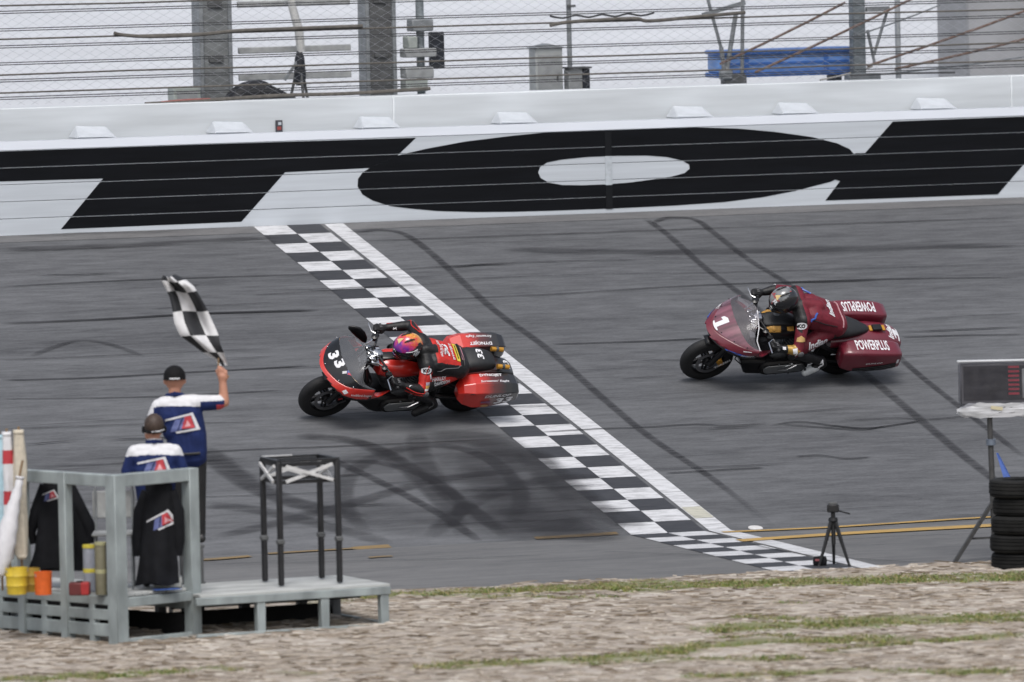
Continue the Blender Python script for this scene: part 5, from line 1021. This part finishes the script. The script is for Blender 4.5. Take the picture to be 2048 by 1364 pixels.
# -------------------------------------------------------------------- riders
def rider(label, S, J, mats, paint, helmet_paint, hm):
    r = thing('person', label, 'person', M=S['M']); caps = []
    y0 = J.get('y', 0); P_ = J['pel']; C_ = J['chest']; N_ = J['neck']
    for k in range(3):
        t = k/2; a = V(P_).lerp(V(C_), t); hw = (.085, .075, .10)[k]; rr = (.135, .132, .138)[k]; caps.append(((a.x, a.y-hw, a.z), rr, (a.x, a.y+hw, a.z), rr, 'torso'))
        if k < 2: b = V(P_).lerp(V(C_), t+.25); caps.append(((b.x, b.y-hw*.9, b.z), rr, (b.x, b.y+hw*.9, b.z), rr, 'torso'))
    for hy in (-.09, 0, .09): caps.append((V(P_)+V((0, hy, 0)), .13, V(C_)+V((0, hy*1.1, 0)), .132, 'torso'))
    caps += [(J['shR'], .092, J['shL'], .092, 'yoke'), (V(C_)+V((0, 0, .05)), .11, V(N_), .075, 'hump'), (V(C_)+V((-.06, 0, .07)), .09, V(N_)+V((-.05, 0, .03)), .06, 'hump')]
    caps += limb([N_, J['head']], [.06, .06], 'neck')
    for s, k in ((1, 'L'), (-1, 'R')):
        caps += limb([J['sh'+k], V(J['sh'+k]).lerp(V(J['el'+k]), .55), J['el'+k]], [.075, .068, .055], 'upper'+k)+limb([J['el'+k], V(J['el'+k]).lerp(V(J['wr'+k]), .35), J['wr'+k]], [.055, .058, .042], 'fore'+k)
        caps += hand_caps(J['wr'+k], J['gr'+k], (0.05, -s, 0), (.15, 0, 1), 'hand', s=1.12)
        hp = V(P_)+V((0.02, s*.10, -.02)); caps += limb([hp, hp.lerp(V(J['kn'+k]), .5), J['kn'+k]], [.105, .092, .068], 'thigh'+k)+limb([J['kn'+k], V(J['kn'+k]).lerp(V(J['an'+k]), .4), J['an'+k]], [.066, .064, .048], 'shin'+k)
        caps += limb([J['an'+k], V(J['an'+k])+V((-.02, 0, -.05))], [.058, .052], 'boot')+limb([V(J['an'+k])+V((-.03, 0, -.05)), V(J['an'+k]).lerp(V(J['to'+k]), .6)+V((0, 0, -.02)), J['to'+k]], [.052, .052, .044], 'boot')
    bd = body('body', caps, mats, paint, r, .011, 4)
    # helmet: shell with chin bar, visor
    hc = V(J['helm']); HM = Matrix.Rotation(J['hyaw'], 3, 'Z') @ Matrix.Rotation(J['hpit'], 3, 'Y'); n, k = 64, 44; rings = []; cols = []
    for j in range(1, k):
        t = pi*j/k; ring = []
        for i in range(n):
            a = 2*pi*i/n; d = V((sin(t)*cos(a), sin(t)*sin(a), cos(t))); rx = .168; q = V((d.x*rx, d.y*.142, d.z*.162))
            if d.z < -.1 and d.x > 0: q.x += .030*min(1, (-d.z-.1)*3)*d.x; q.y *= 1-.18*d.x
            if d.z < -.75: q.z = -.1215+(q.z+.1215)*.2
            ring.append(q); cols.append((*helmet_paint(d), 1))
        rings.append(ring)
    flat_ = [q for rg in rings for q in rg]
    mb = MB(); mb.loft([[HM @ q+hc for q in rg] for rg in rings]); me = bpy.data.meshes.new('helmet'); me.from_pydata(mb.v, [], mb.f); me.materials.append(hm); me.polygons.foreach_set('use_smooth', [True]*len(me.polygons))
    a_ = me.attributes.new('tone', 'FLOAT_COLOR', 'POINT'); a_.data.foreach_set('color', [c for cc in cols for c in cc]); h = link('helmet', me, r)
    vz = []
    for j in range(9):
        for i in range(17):
            a = radians(-75+150*i/16); t = radians(72+36*j/8); d = V((sin(t)*cos(a), sin(t)*sin(a), cos(t))); vz.append(HM @ V((d.x*.173, d.y*.147, d.z*.167))+hc)
    MB().add(vz, [(j*17+i, j*17+i+1, j*17+i+18, j*17+i+17) for j in range(8) for i in range(16)]).build('visor', mat('visor_dark', (.012, .012, .014), .1, 0, .1, coat=.6), h)
    for yy in (-.05, .05): MB().loft([[HM @ V((x, yy+w_*cos(a), z+h_*sin(a)))+hc for a in [2*pi*q/10 for q in range(10)]] for x, z, w_, h_ in ((.06, .150, .004, .003), (.03, .158, .010, .007), (-.02, .160, .012, .008), (-.06, .150, .006, .004))]).build('vent', M_BLK, h)
    return r, bd, h, HM, hc
M_LBK = mat('leather_black', (.009, .009, .010), .5, 0, .4, 16, bump=.5, spec=.35); M_LRD = mat('leather_red', (.44, .022, .016), .5, 0, .2, 14, bump=.5, spec=.35); M_LGR = mat('leather_grey', (.10, .10, .105), .5, 0, .2)
def paint1(c, t):
    if t == 'torso' or t == 'yoke':
        if c.x < -.24 and c.x > -.53 and c.z > .90 and abs(c.y-.08) < .19-.10*max(0, (-.30-c.x)): return 1
        return 0
    if t == 'upperL': return 1 if c.z < .985 and c.z > .78 else 0
    if t == 'thighL': return 1 if (c.z > .70 and c.x < -.12 and c.y < .33) else 0
    if t == 'upperR': return 1 if c.x < -.16 else 0
    if t == 'hump': return 1 if c.x < -.27 else 0
    return 0
def helm1(d):
    nz = noise.noise(d*3.2)*.5+noise.noise(d*9)*.35
    if d.z < -.02+.25*(d.y > 0)*d.y+.10*d.x and not (d.x > .55 and d.z > -.25): return (.012, .012, .014)
    if d.y > .45 and d.z < .45-.3*d.x: return (.012, .012, .014)
    s = .55*d.x-.35*d.z+.35*d.y+nz*.8
    pal = [(.62, .40, .06), (.62, .17, .03), (.55, .04, .05), (.50, .03, .16), (.20, .03, .30), (.07, .02, .22)]
    k = min(4.999, max(0, (s+.75)*3.6)); i = int(k); f = k-i; return tuple(pal[i][q]*(1-f)+pal[i+1][q]*f for q in range(3))
M_HEL = mat('helmet_paint', (0, 0, 0), .25, 0, .08, 30, coat=.7, attr='tone')
J1 = dict(pel=(-.54, .08, .86), chest=(-.25, .09, .96), neck=(-.10, .09, 1.06), head=(.02, .08, 1.09), helm=(.075, .085, 1.145), hyaw=.12, hpit=.22, shL=(-.13, .25, 1.0), shR=(-.15, -.10, 1.02), elL=(-.07, .46, .83), elR=(-.13, -.40, .95), wrL=(.14, .43, .885), wrR=(.13, -.42, .91), grL=(.25, .405, .915), grR=(.25, -.405, .915),
    knL=(-.02, .36, .70), knR=(.02, -.30, .68), anL=(-.30, .29, .46), anR=(-.30, -.28, .46), toL=(-.12, .33, .33), toR=(-.10, -.30, .36))
r1, bd1, h1, HM1, hc1 = rider('rider in red and black leathers and colourful helmet on the red motorcycle', S1, J1, [M_LBK, M_LRD, M_LGR], paint1, helm1, M_HEL)
YD = (1, 0, .2)
decal('lettering', text2d('HARLEY-DAVIDSON', .02), M_LW, bd1, (-.30, .08, 1.06), (0, -1, 0), YD, .24, .035); decal('racing_number', text2d('33', .04), M_LW, bd1, (-.375, .08, 1.05), (0, -1, 0), YD, .17, .085); decal('lettering', text2d('DYNOJET', .025), M_LW, bd1, (-.455, .08, 1.0), (0, -1, 0), YD, .24, .035)
decal('yellow_panel', QUAD, mat('yellow_print', (.58, .45, .04), .5), bd1, (-.51, .08, 1.0), (0, -1, 0), YD, .26, .045); decal('panel_print', QUAD, M_BLK, bd1, (-.51, .08, 1.0), (0, -1, 0), YD, .2, .012, .008); decal('pink_panel', QUAD, mat('pink_print', (.42, .18, .22), .5), bd1, (-.575, .08, .98), (0, -1, 0), YD, .20, .03)
decal('lettering', text2d('HARLEY', .02), M_LW, bd1, (-.29, .30, .845), (-1, 0, .16), (0, -.5, .8), .16, .04); decal('lettering', text2d('DAVIDSON', .02), M_LW, bd1, (-.33, .30, .79), (-1, 0, .16), (0, -.5, .8), .18, .04)
decal('shoulder_patch', disc2d(), M_LW, bd1, (-.10, .31, .99), (-1, 0, 0), (0, -.7, .7), .12, .07); decal('shoulder_lettering', text2d('KO', .06), M_BLK, bd1, (-.10, .31, .99), (-1, 0, 0), (0, -.7, .7), .07, .04, .009)
for (x, z, wd, ht, c) in ((-.11, .925, .05, .035, (.35, .30, .36)), (-.11, .885, .06, .03, (.55, .33, .08)), (-.10, .85, .06, .022, (.6, .6, .6))): decal('sleeve_patch', QUAD, mat('sp_%d' % int(z*1000), c, .6), bd1, (x, .45, z), (-1, 0, 0), (0, -.5, .8), wd, ht, .006)
for k in ('L', 'R'):
    s = 1 if k == 'L' else -1; a = V(J1['el'+k]).lerp(V(J1['wr'+k]), .75); decal('forearm_patch', poly2d([(-.5, -.5), (.1, -.2), (.5, -.5), (.3, .5), (-.2, .2)]), M_LW, bd1, a+V((0, s*.02, .06)), (-1, 0, .1), (0, -.4*s, 1), .045, .045)
decal('helmet_logo', text2d('00', .05), M_LW, h1, hc1+HM1 @ V((-.05, .16, .02)), (-.5, 0, -.4), (0, -.25, 1), .075, .075, .004); decal('helmet_mark', poly2d([(-.5, -.5), (.5, -.5), (.1, .5)]), mat('mark_cream', (.6, .45, .2), .5), h1, hc1+HM1 @ V((.08, -.01, .16)), (0, 1, 0), (-1, 0, .3), .07, .07)
MB().tube([hc1+HM1 @ V((.115*cos(a), .146*sin(a), -.005+.075*sin(a))) for a in [radians(20+140*k/12) for k in range(13)]], .004, 6).build('helmet_trim', M_LW, h1)
def piping(r, bd, pts, m, rad=.006, name='piping'):
    t = bvh_of(bd); q = [];
    for p in catmull(pts, 6): h = t.find_nearest(p); q.append(h[0]+h[1]*.004)
    MB().tube(q, rad, 6).build(name, m, r)
for k in ('L', 'R'):
    s = 1 if k == 'L' else -1; e_, w_, sh_, kn_, an_ = (V(J1[q+k]) for q in ('el', 'wr', 'sh', 'kn', 'an'))
    piping(r1, bd1, [sh_+V((0, .06*s, .06)), sh_.lerp(e_, .5)+V((.03, .08*s, .03)), e_+V((0, .08*s, .02)), e_.lerp(w_, .5)+V((0, .06*s, .0)), w_+V((0, .04*s, .02))], M_LRD)
    piping(r1, bd1, [e_+V((-.02, .08*s, -.02)), e_.lerp(w_, .4)+V((0, .05*s, -.06)), w_+V((0, .03*s, -.04))], M_LRD, .008)
    MB().ellipsoid(kn_+V((.03, .05*s, -.01)), (.05, .025, .05), 14, 8).build('knee_slider', M_BLK, r1); MB().ellipsoid(e_+V((-.02, .045*s, -.01)), (.04, .022, .035), 14, 8).build('elbow_slider', M_LGR, r1)
    piping(r1, bd1, [an_+V((.02, .05*s, .05)), an_+V((.0, .06*s, .0)), an_+V((.04, .05*s, -.05))], M_LGR, .006, 'boot_clip')
    for q in range(3): MB().box(w_.lerp(V(J1['gr'+k]), .75)+V((.0, (q-1)*.022, .05)), (.03, .014, .012)).build('knuckle_guard', M_LGR, r1, bevel=.004)
piping(r1, bd1, [(-.24, .26, .98), (-.38, .25, .96), (-.52, .22, .93)], M_LGR, .005); piping(r1, bd1, [(-.56, .21, .92), (-.58, .08, 1.02), (-.56, -.06, .96)], M_LBK, .010, 'belt')
decal('sleeve_stripe', QUAD, M_LW, bd1, (-.16, .33, .93), (-.3, .2, -1), (-1, 0, .2), .11, .016)
MB().tube([S1['pt'](f, 1.0)+V((.002, 0, .004)) for f in [-.8+1.6*k/20 for k in range(21)]], .0045, 6).build('screen_edge_glint', M_LGR, b1)  # grey tube imitates the highlight along the screen's top edge
for f in (-.62, -.35, 0, .35, .62): MB().ellipsoid(S1['pt'](f, .10+.82*f*f+.03)+V((.004, 0, .008)), (.008, .008, .006), 8, 6).build('screen_bolt', M_CHR, b1)
# -------------------------------------------------------------------- maroon number 1
MAR = (.125, .010, .022); M_MAR = mat('maroon_paint', MAR, .35, 0, .06, 6, coat=.5)
S2 = dict(lean=44, rim=M_RIM, fork_low=M_BLK, fork_up=M_GOLD, caliper=M_GOLD, fender=M_BLK, swing=M_BLK, gold_shock=False, m_tank=M_BLK, m_fair=M_MAR, m_low=mat('screen_maroon_glint', (.15, .06, .08), .15, 0, .5, 5, coat=.5, stretch=(.6, 3, 1)), m_scr=glass_mat('screen_clear', (.36, .34, .37), .22),  # stretched streaks in the maroon screen colour imitate reflections
    F=[(.945, 0, .79), (.92, .12, .78), (.835, .24, .768), (.725, .34, .755), (.60, .40, .755), (.44, .43, .785)], R=[(.39, 0, 1.07), (.41, .12, 1.06), (.465, .235, 1.01), (.49, .32, .94), (.46, .385, .885), (.41, .42, .86)], tb=lambda f: .16+.70*abs(f)**1.8, low_t=.48,
    belly=[(.50, .46), (.47, .38), (.41, .24), (.10, .215), (.06, .25), (.08, .44)], tank=[(.36, .82, .06, .05), (.32, .83, .13, .09), (.20, .83, .175, .12), (.03, .82, .18, .115), (-.12, .79, .15, .09), (-.22, .76, .09, .05)])
b2 = bike('motorcycle', 'maroon racing motorcycle number 1 following behind on the right', (1400, 757), S2)
seat2 = MB().loft([sell(0, z, hw, hh, x, 22, 2.3) for x, z, hw, hh in [(-.10, .77, .07, .05), (-.2, .775, .14, .07), (-.42, .77, .185, .085), (-.60, .765, .18, .085), (-.76, .745, .15, .075), (-.90, .72, .10, .055), (-1.0, .70, .05, .03), (-1.03, .695, .02, .012)]]).build('seat', M_MATT, b2)
tail2 = MB().loft([sell(0, z, hw, hh, x, 24, 2.6) for x, z, hw, hh in [(-.55, .60, .16, .08), (-.8, .61, .17, .085), (-1.05, .605, .17, .085), (-1.22, .58, .165, .085), (-1.36, .535, .15, .085), (-1.43, .50, .12, .07), (-1.46, .48, .07, .04)]]).build('tail_fender', M_MAR, b2)
bags2 = []
for s in (1, -1):
    bg_ = MB().loft([sell(s*y, z, hw, hh, x, 32, 6) for x, y, z, hw, hh in [(-.61, .30, .60, .07, .10), (-.625, .305, .60, .095, .125), (-.72, .305, .595, .12, .150), (-.90, .305, .59, .125, .155), (-1.12, .305, .58, .125, .145), (-1.26, .30, .575, .115, .125), (-1.325, .30, .57, .10, .11), (-1.345, .30, .565, .07, .07)]]).build('saddlebag', M_MAR, b2, sharp=60); bags2.append(bg_)
    decal('vent_panel', QUAD, M_BLK, bg_, (-1.02, s*.46, .50), (-s, 0, .10), (0, 0, 1), .52, .085, .004)
    for k in range(3): decal('panel_lettering', QUAD, M_ALU, bg_, (-1.02, s*.46, .475+.026*k), (-s, 0, .10), (0, 0, 1), .46-.05*k, .008, .007)
L2, R2_ = bags2
decal('lettering', text2d('POWERPLUS', .02), M_LW, L2, (-.98, .29, .8), X_, (0, -1, 0), .40, .155); decal('lettering', text2d('POWERPLUS', .02), M_LW, R2_, (-.99, -.30, .8), Xm, (0, 1, 0), .40, .15)
decal('lettering', text2d('DUNLOP', .02, .2), M_LW, L2, (-1.0, .46, .585), (-1, 0, .04), (0, 0, 1), .20, .020); decal('side_number', text2d('1', .05), M_LW, L2, (-1.29, .45, .58), X_, (0, 0, 1), .03, .06)
decal('lettering', text2d('Indian', .03, .3), M_LW, tail2, (-1.30, 0, .7), (0, -1, 0), (1, 0, 0), .22, .07); decal('racing_number', poly2d([(-.5, -.5), (.5, -.5), (.5, -.25), (.2, -.25), (.2, .5), (-.15, .5), (-.45, .3), (-.45, .12), (-.2, .2), (-.2, -.25), (-.5, -.25)]), M_LW, tail2, (-1.40, 0, .7), (0, -1, 0), (1, 0, .2), .20, .09)
MB().box((-1.13, 0, .705), (.11, .085, .035)).build('data_box', M_BLK, b2, bevel=.008)
for x in (-1.055, -1.21): MB().box((x, 0, .695), (.035, .08, .02)).build('gold_bracket', M_GOLD, b2, bevel=.004)
ONE = poly2d([(-.5, -.5), (.5, -.5), (.5, -.26), (.2, -.26), (.2, .5), (-.2, .5), (-.48, .34), (-.48, .16), (-.2, .2), (-.2, -.26), (-.5, -.26)])
decal('racing_number', ONE, M_LW, S2['low_o'], (.80, 0, .9), (0, 1, 0), (-.9, 0, .43), .155, .20)
decal('blue_stripe', poly2d([(-.5, -.5), (.5, -.5), (.5, .2), (-.35, .5)]), mat('stripe_blue', (.03, .09, .36), .4), S2['fairing_o'], (.70, .355, .765), (-1, .42, .0), (0, -.5, .8), .32, .045, reach=.12); decal('lettering', text2d('PROGRESSIVE', .015, .2), M_LW, S2['fairing_o'], (.56, .41, .768), (-1, .15, 0.05), (0, -.5, .8), .15, .022, .008, reach=.12)
decal('blue_stripe', poly2d([(-.5, -.5), (.5, -.35), (.5, .5), (-.5, .3)]), mat('stripe_blue', (.03, .09, .36), .4), S2['fairing_o'], (.83, -.25, .785), (.6, .8, 0), (-.3, .3, .85), .22, .04, reach=.12); decal('sponsor_bar', QUAD, M_LW, S2['fairing_o'], (.57, .38, .82), (-1, .1, 0), (0, -.5, .8), .09, .010, reach=.12)
decal('emblem', disc2d(24), M_LW, S2['fairing_o'], (.70, -.295, .86), (.55, .83, 0), (-.6, .2, .7), .11, .11, reach=.15); decal('emblem_ring', disc2d(24), M_MAR, S2['fairing_o'], (.70, -.295, .86), (.55, .83, 0), (-.6, .2, .7), .095, .095, .006, reach=.15); decal('emblem_lettering', text2d('S&S', .03, .2), M_LW, S2['fairing_o'], (.70, -.295, .86), (.55, .83, 0), (-.6, .2, .7), .085, .055, .009, reach=.15)
decal('fork_lettering', text2d('TORZEN', .02), M_LW, None, (.68, .139, .36), (-1, 0, .7), (0, 0, 1), .20, .03, 0, 0, parent=b2)
for x, y, wd, ht in ((.20, .155, .16, .075), (.0, .165, .09, .05), (.20, -.12, .15, .06), (.06, -.13, .09, .07)):
    decal('gold_panel', QUAD, mat('gold_print', (.50, .27, .06), .45, .2, .3, 25), S2['tank_o'], (x, y, .92), X_, (0, -.6 if y > 0 else .9, .7 if y > 0 else .2), wd, ht, .005) if y > 0 else decal('gold_panel', QUAD, mat('gold_print', (.50, .27, .06), .45), S2['tank_o'], (x, y, .95), X_, (0, -1, .1), wd, ht, .005)
con2 = MB().loft([sell(0.02, z, hw, hh, x, 16, 3) for x, z, hw, hh in [(.33, .90, .05, .02), (.29, .93, .09, .025), (.15, .945, .105, .03), (.02, .935, .10, .028), (-.12, .875, .06, .02)]]).build('tank_pad', M_MATT, b2); decal('filler_cap', disc2d(), M_ALU, con2, (.14, -.02, 1), X_, (0, -1, 0), .07, .07)
MB().tube([(.40, .0, 1.075), (.43, .22, 1.015), (.47, .34, .94), (.44, .43, .87)], .006, 6).build('screen_edge_glint', M_LW, b2)  # white tube painted in as the bright glint on the screen edge
for k, (x, y) in enumerate(((.20, .17), (.12, .175), (.04, .175), (.20, -.15))): decal('tank_print', QUAD, M_BLK, S2['tank_o'], (x, y, .9), X_, (0, -.6*(1 if y > 0 else -1), .8), .055, .010, .004)
M_LMR = mat('leather_maroon', (.13, .012, .022), .55, 0, .2, 14, bump=.5, spec=.3); M_LGD = mat('leather_gold', (.36, .22, .05), .4, .3, .2, 30); M_BWT = mat('boot_white', (.52, .54, .55), .4, 0, .15, 20)
def paint2(c, t):
    if t == 'hand': return 0
    if t in ('foreL', 'foreR'): return 2 if c.x < .13 and c.x > -.02 and t == 'foreL' else 0
    if t == 'upperL': return 1 if c.z < 1.06 or c.x < -.04 else 0
    if t in ('torso', 'yoke', 'hump', 'upperR'): return 0 if (c.x > -.09 and c.z > 1.0 and t != 'upperR') or (t == 'torso' and c.z < .9 and c.x > -.3) else 1
    if t in ('thighL', 'thighR'): return 1 if c.x > -.5 and c.z > .66 else 0
    if t == 'boot': return 3 if c.x > -.40 and c.z < .46 else 0
    return 0
def helm2(d):
    if d.z < .12 or d.x < -.55: return (.010, .010, .012)
    if d.y > .12 and d.z < .80-.25*d.x: return (.012, .012, .014) if abs(d.y-.16) > .04 else (.35, .05, .05)
    nz = noise.noise(d*4)
    if abs(d.y-.34+.1*d.x) < .05: return (.5, .5, .5)
    if .55 < d.x+.25*nz < .72 and d.z > .2: return (.30, .03, .03)
    return (.16+.1*nz, .165+.1*nz, .17+.1*nz)
J2 = dict(pel=(-.55, .03, .90), chest=(-.24, .02, 1.04), neck=(-.06, .01, 1.13), head=(.06, .0, 1.17), helm=(.125, .0, 1.225), hyaw=.15, hpit=.30, shL=(-.08, .21, 1.10), shR=(-.10, -.19, 1.12), elL=(.00, .46, .88), elR=(0, -.42, .95), wrL=(.17, .42, .885), wrR=(.16, -.42, .91), grL=(.27, .40, .905), grR=(.27, -.405, .915),
    knL=(-.02, .34, .72), knR=(.02, -.30, .70), anL=(-.42, .30, .52), anR=(-.40, -.28, .50), toL=(-.255, .33, .37), toR=(-.22, -.30, .38))
r2_, bd2, h2, HM2, hc2 = rider('rider in maroon leathers and grey black helmet on the maroon motorcycle', S2, J2, [M_LBK, M_LMR, M_LGD, M_BWT], paint2, helm2, M_HEL)
decal('lettering', text2d('Indian', .03, .3), M_LW, bd2, (-.455, .02, 1.1), (0, -1, 0), YD, .26, .075); decal('blue_stripe', QUAD, mat('stripe_blue', (.03, .09, .36), .4), bd2, (-.235, .11, 1.2), (0, 1, 0), (1, 0, .3), .17, .03); decal('white_stripe', QUAD, M_LW, bd2, (-.25, -.06, 1.2), (0, 1, -.1), (1, 0, .3), .18, .03)
decal('flag_patch', QUAD, mat('flag_navy', (.03, .04, .14), .6), bd2, (-.16, -.08, 1.25), (0, 1, 0), (1, 0, .3), .11, .06); decal('back_patch', QUAD, mat('patch_pink', (.45, .25, .22), .6), bd2, (-.37, -.02, 1.2), (0, 1, 0), (1, 0, .3), .13, .03); decal('waist_lettering', QUAD, mat('patch_pink2', (.40, .22, .24), .6), bd2, (-.57, .02, 1.2), (0, 1, 0), (1, 0, .3), .20, .02)
decal('lettering', text2d('Indian', .03, .3), M_LW, bd2, (-.29, .33, .84), (-1, 0, .30), (0, -.5, .8), .24, .085); decal('underline', QUAD, mat('pale_red', (.42, .2, .2), .6), bd2, (-.31, .34, .785), (-1, 0, .33), (0, -.5, .8), .24, .008)
decal('shoulder_patch', disc2d(), M_LW, bd2, (-.03, .27, 1.08), (-1, 0, 0), (0, -.7, .7), .13, .075); decal('shoulder_lettering', text2d('KO', .06), M_BLK, bd2, (-.03, .27, 1.08), (-1, 0, 0), (0, -.7, .7), .08, .045, .009); decal('sleeve_patch', poly2d([(-.5, -.5), (.5, -.5), (.4, .1), (0, .5), (-.4, .1)]), mat('sleeve_gold', (.5, .32, .12), .6), bd2, (-.02, .38, 1.0), (-1, 0, 0), (0, -.5, .8), .10, .07)
decal('knee_patch', QUAD, M_LW, bd2, (.05, .46, .90), (-1, 0, .2), (0, -.3, 1), .05, .06); decal('glove_patch', QUAD, M_LW, bd2, (.17, .44, .93), (-1, 0, 0), (0, -.4, 1), .035, .05); decal('boot_print', poly2d([(-.5, -.5), (.1, -.2), (.5, -.5), (.3, .5), (-.2, .2)]), M_LW, bd2, (-.40, .34, .55), (-1, 0, 0), (0, -.2, 1), .05, .06)
decal('helmet_mark', poly2d([(-.5, -.5), (.5, -.5), (.1, .5)]), mat('mark_cream', (.6, .45, .2), .5), h2, hc2+HM2 @ V((.07, .03, .17)), (0, 1, 0), (-1, 0, .3), .06, .06); decal('helmet_number', text2d('R', .04, .2), M_LW, h2, hc2+HM2 @ V((.13, .05, .10)), (0, 1, 0), (-.5, 0, .8), .05, .05)

for k in ('L', 'R'):
    s = 1 if k == 'L' else -1; e_, w_, sh_, kn_, an_ = (V(J2[q+k]) for q in ('el', 'wr', 'sh', 'kn', 'an'))
    MB().ellipsoid(kn_+V((.03, .05*s, -.01)), (.05, .025, .05), 14, 8).build('knee_slider', M_BLK, r2_); MB().ellipsoid(e_+V((-.02, .045*s, -.01)), (.04, .022, .035), 14, 8).build('elbow_slider', M_LGR, r2_)
    piping(r2_, bd2, [an_+V((.02, .06*s, .05)), an_+V((.0, .07*s, .0)), an_+V((.04, .06*s, -.05))], M_LW, .009, 'boot_clip'); piping(r2_, bd2, [e_.lerp(w_, .2)+V((0, .03*s, .07)), e_.lerp(w_, .2)+V((0, .07*s, 0)), e_.lerp(w_, .2)+V((0, .04*s, -.06))], M_LW, .006)
    for q in range(3): MB().box(w_.lerp(V(J2['gr'+k]), .75)+V((.0, (q-1)*.022, .05)), (.03, .014, .012)).build('knuckle_guard', M_LGR, r2_, bevel=.004)
    piping(r2_, bd2, [sh_+V((-.16, -.02*s, .12)), sh_+V((-.13, .03*s, .10)), sh_+V((-.12, .08*s, .04))], mat('stripe_blue', (.03, .09, .36), .4), .012, 'shoulder_stripe')
piping(r2_, bd2, [(-.58, .19, .95), (-.60, .03, 1.06), (-.58, -.14, .98)], mat('patch_pink2', (.40, .22, .24), .6), .008, 'belt'); piping(r2_, bd2, [(-.2, .2, 1.1), (-.35, .2, 1.03), (-.5, .19, .97)], M_LBK, .006)
for f in (-.7, -.45, -.2, .2, .45, .7): MB().ellipsoid(S2['pt'](f, .16+.70*abs(f)**1.8+.04)+V((.004, 0, .008)), (.008, .008, .006), 8, 6).build('screen_bolt', M_BLK, b2)
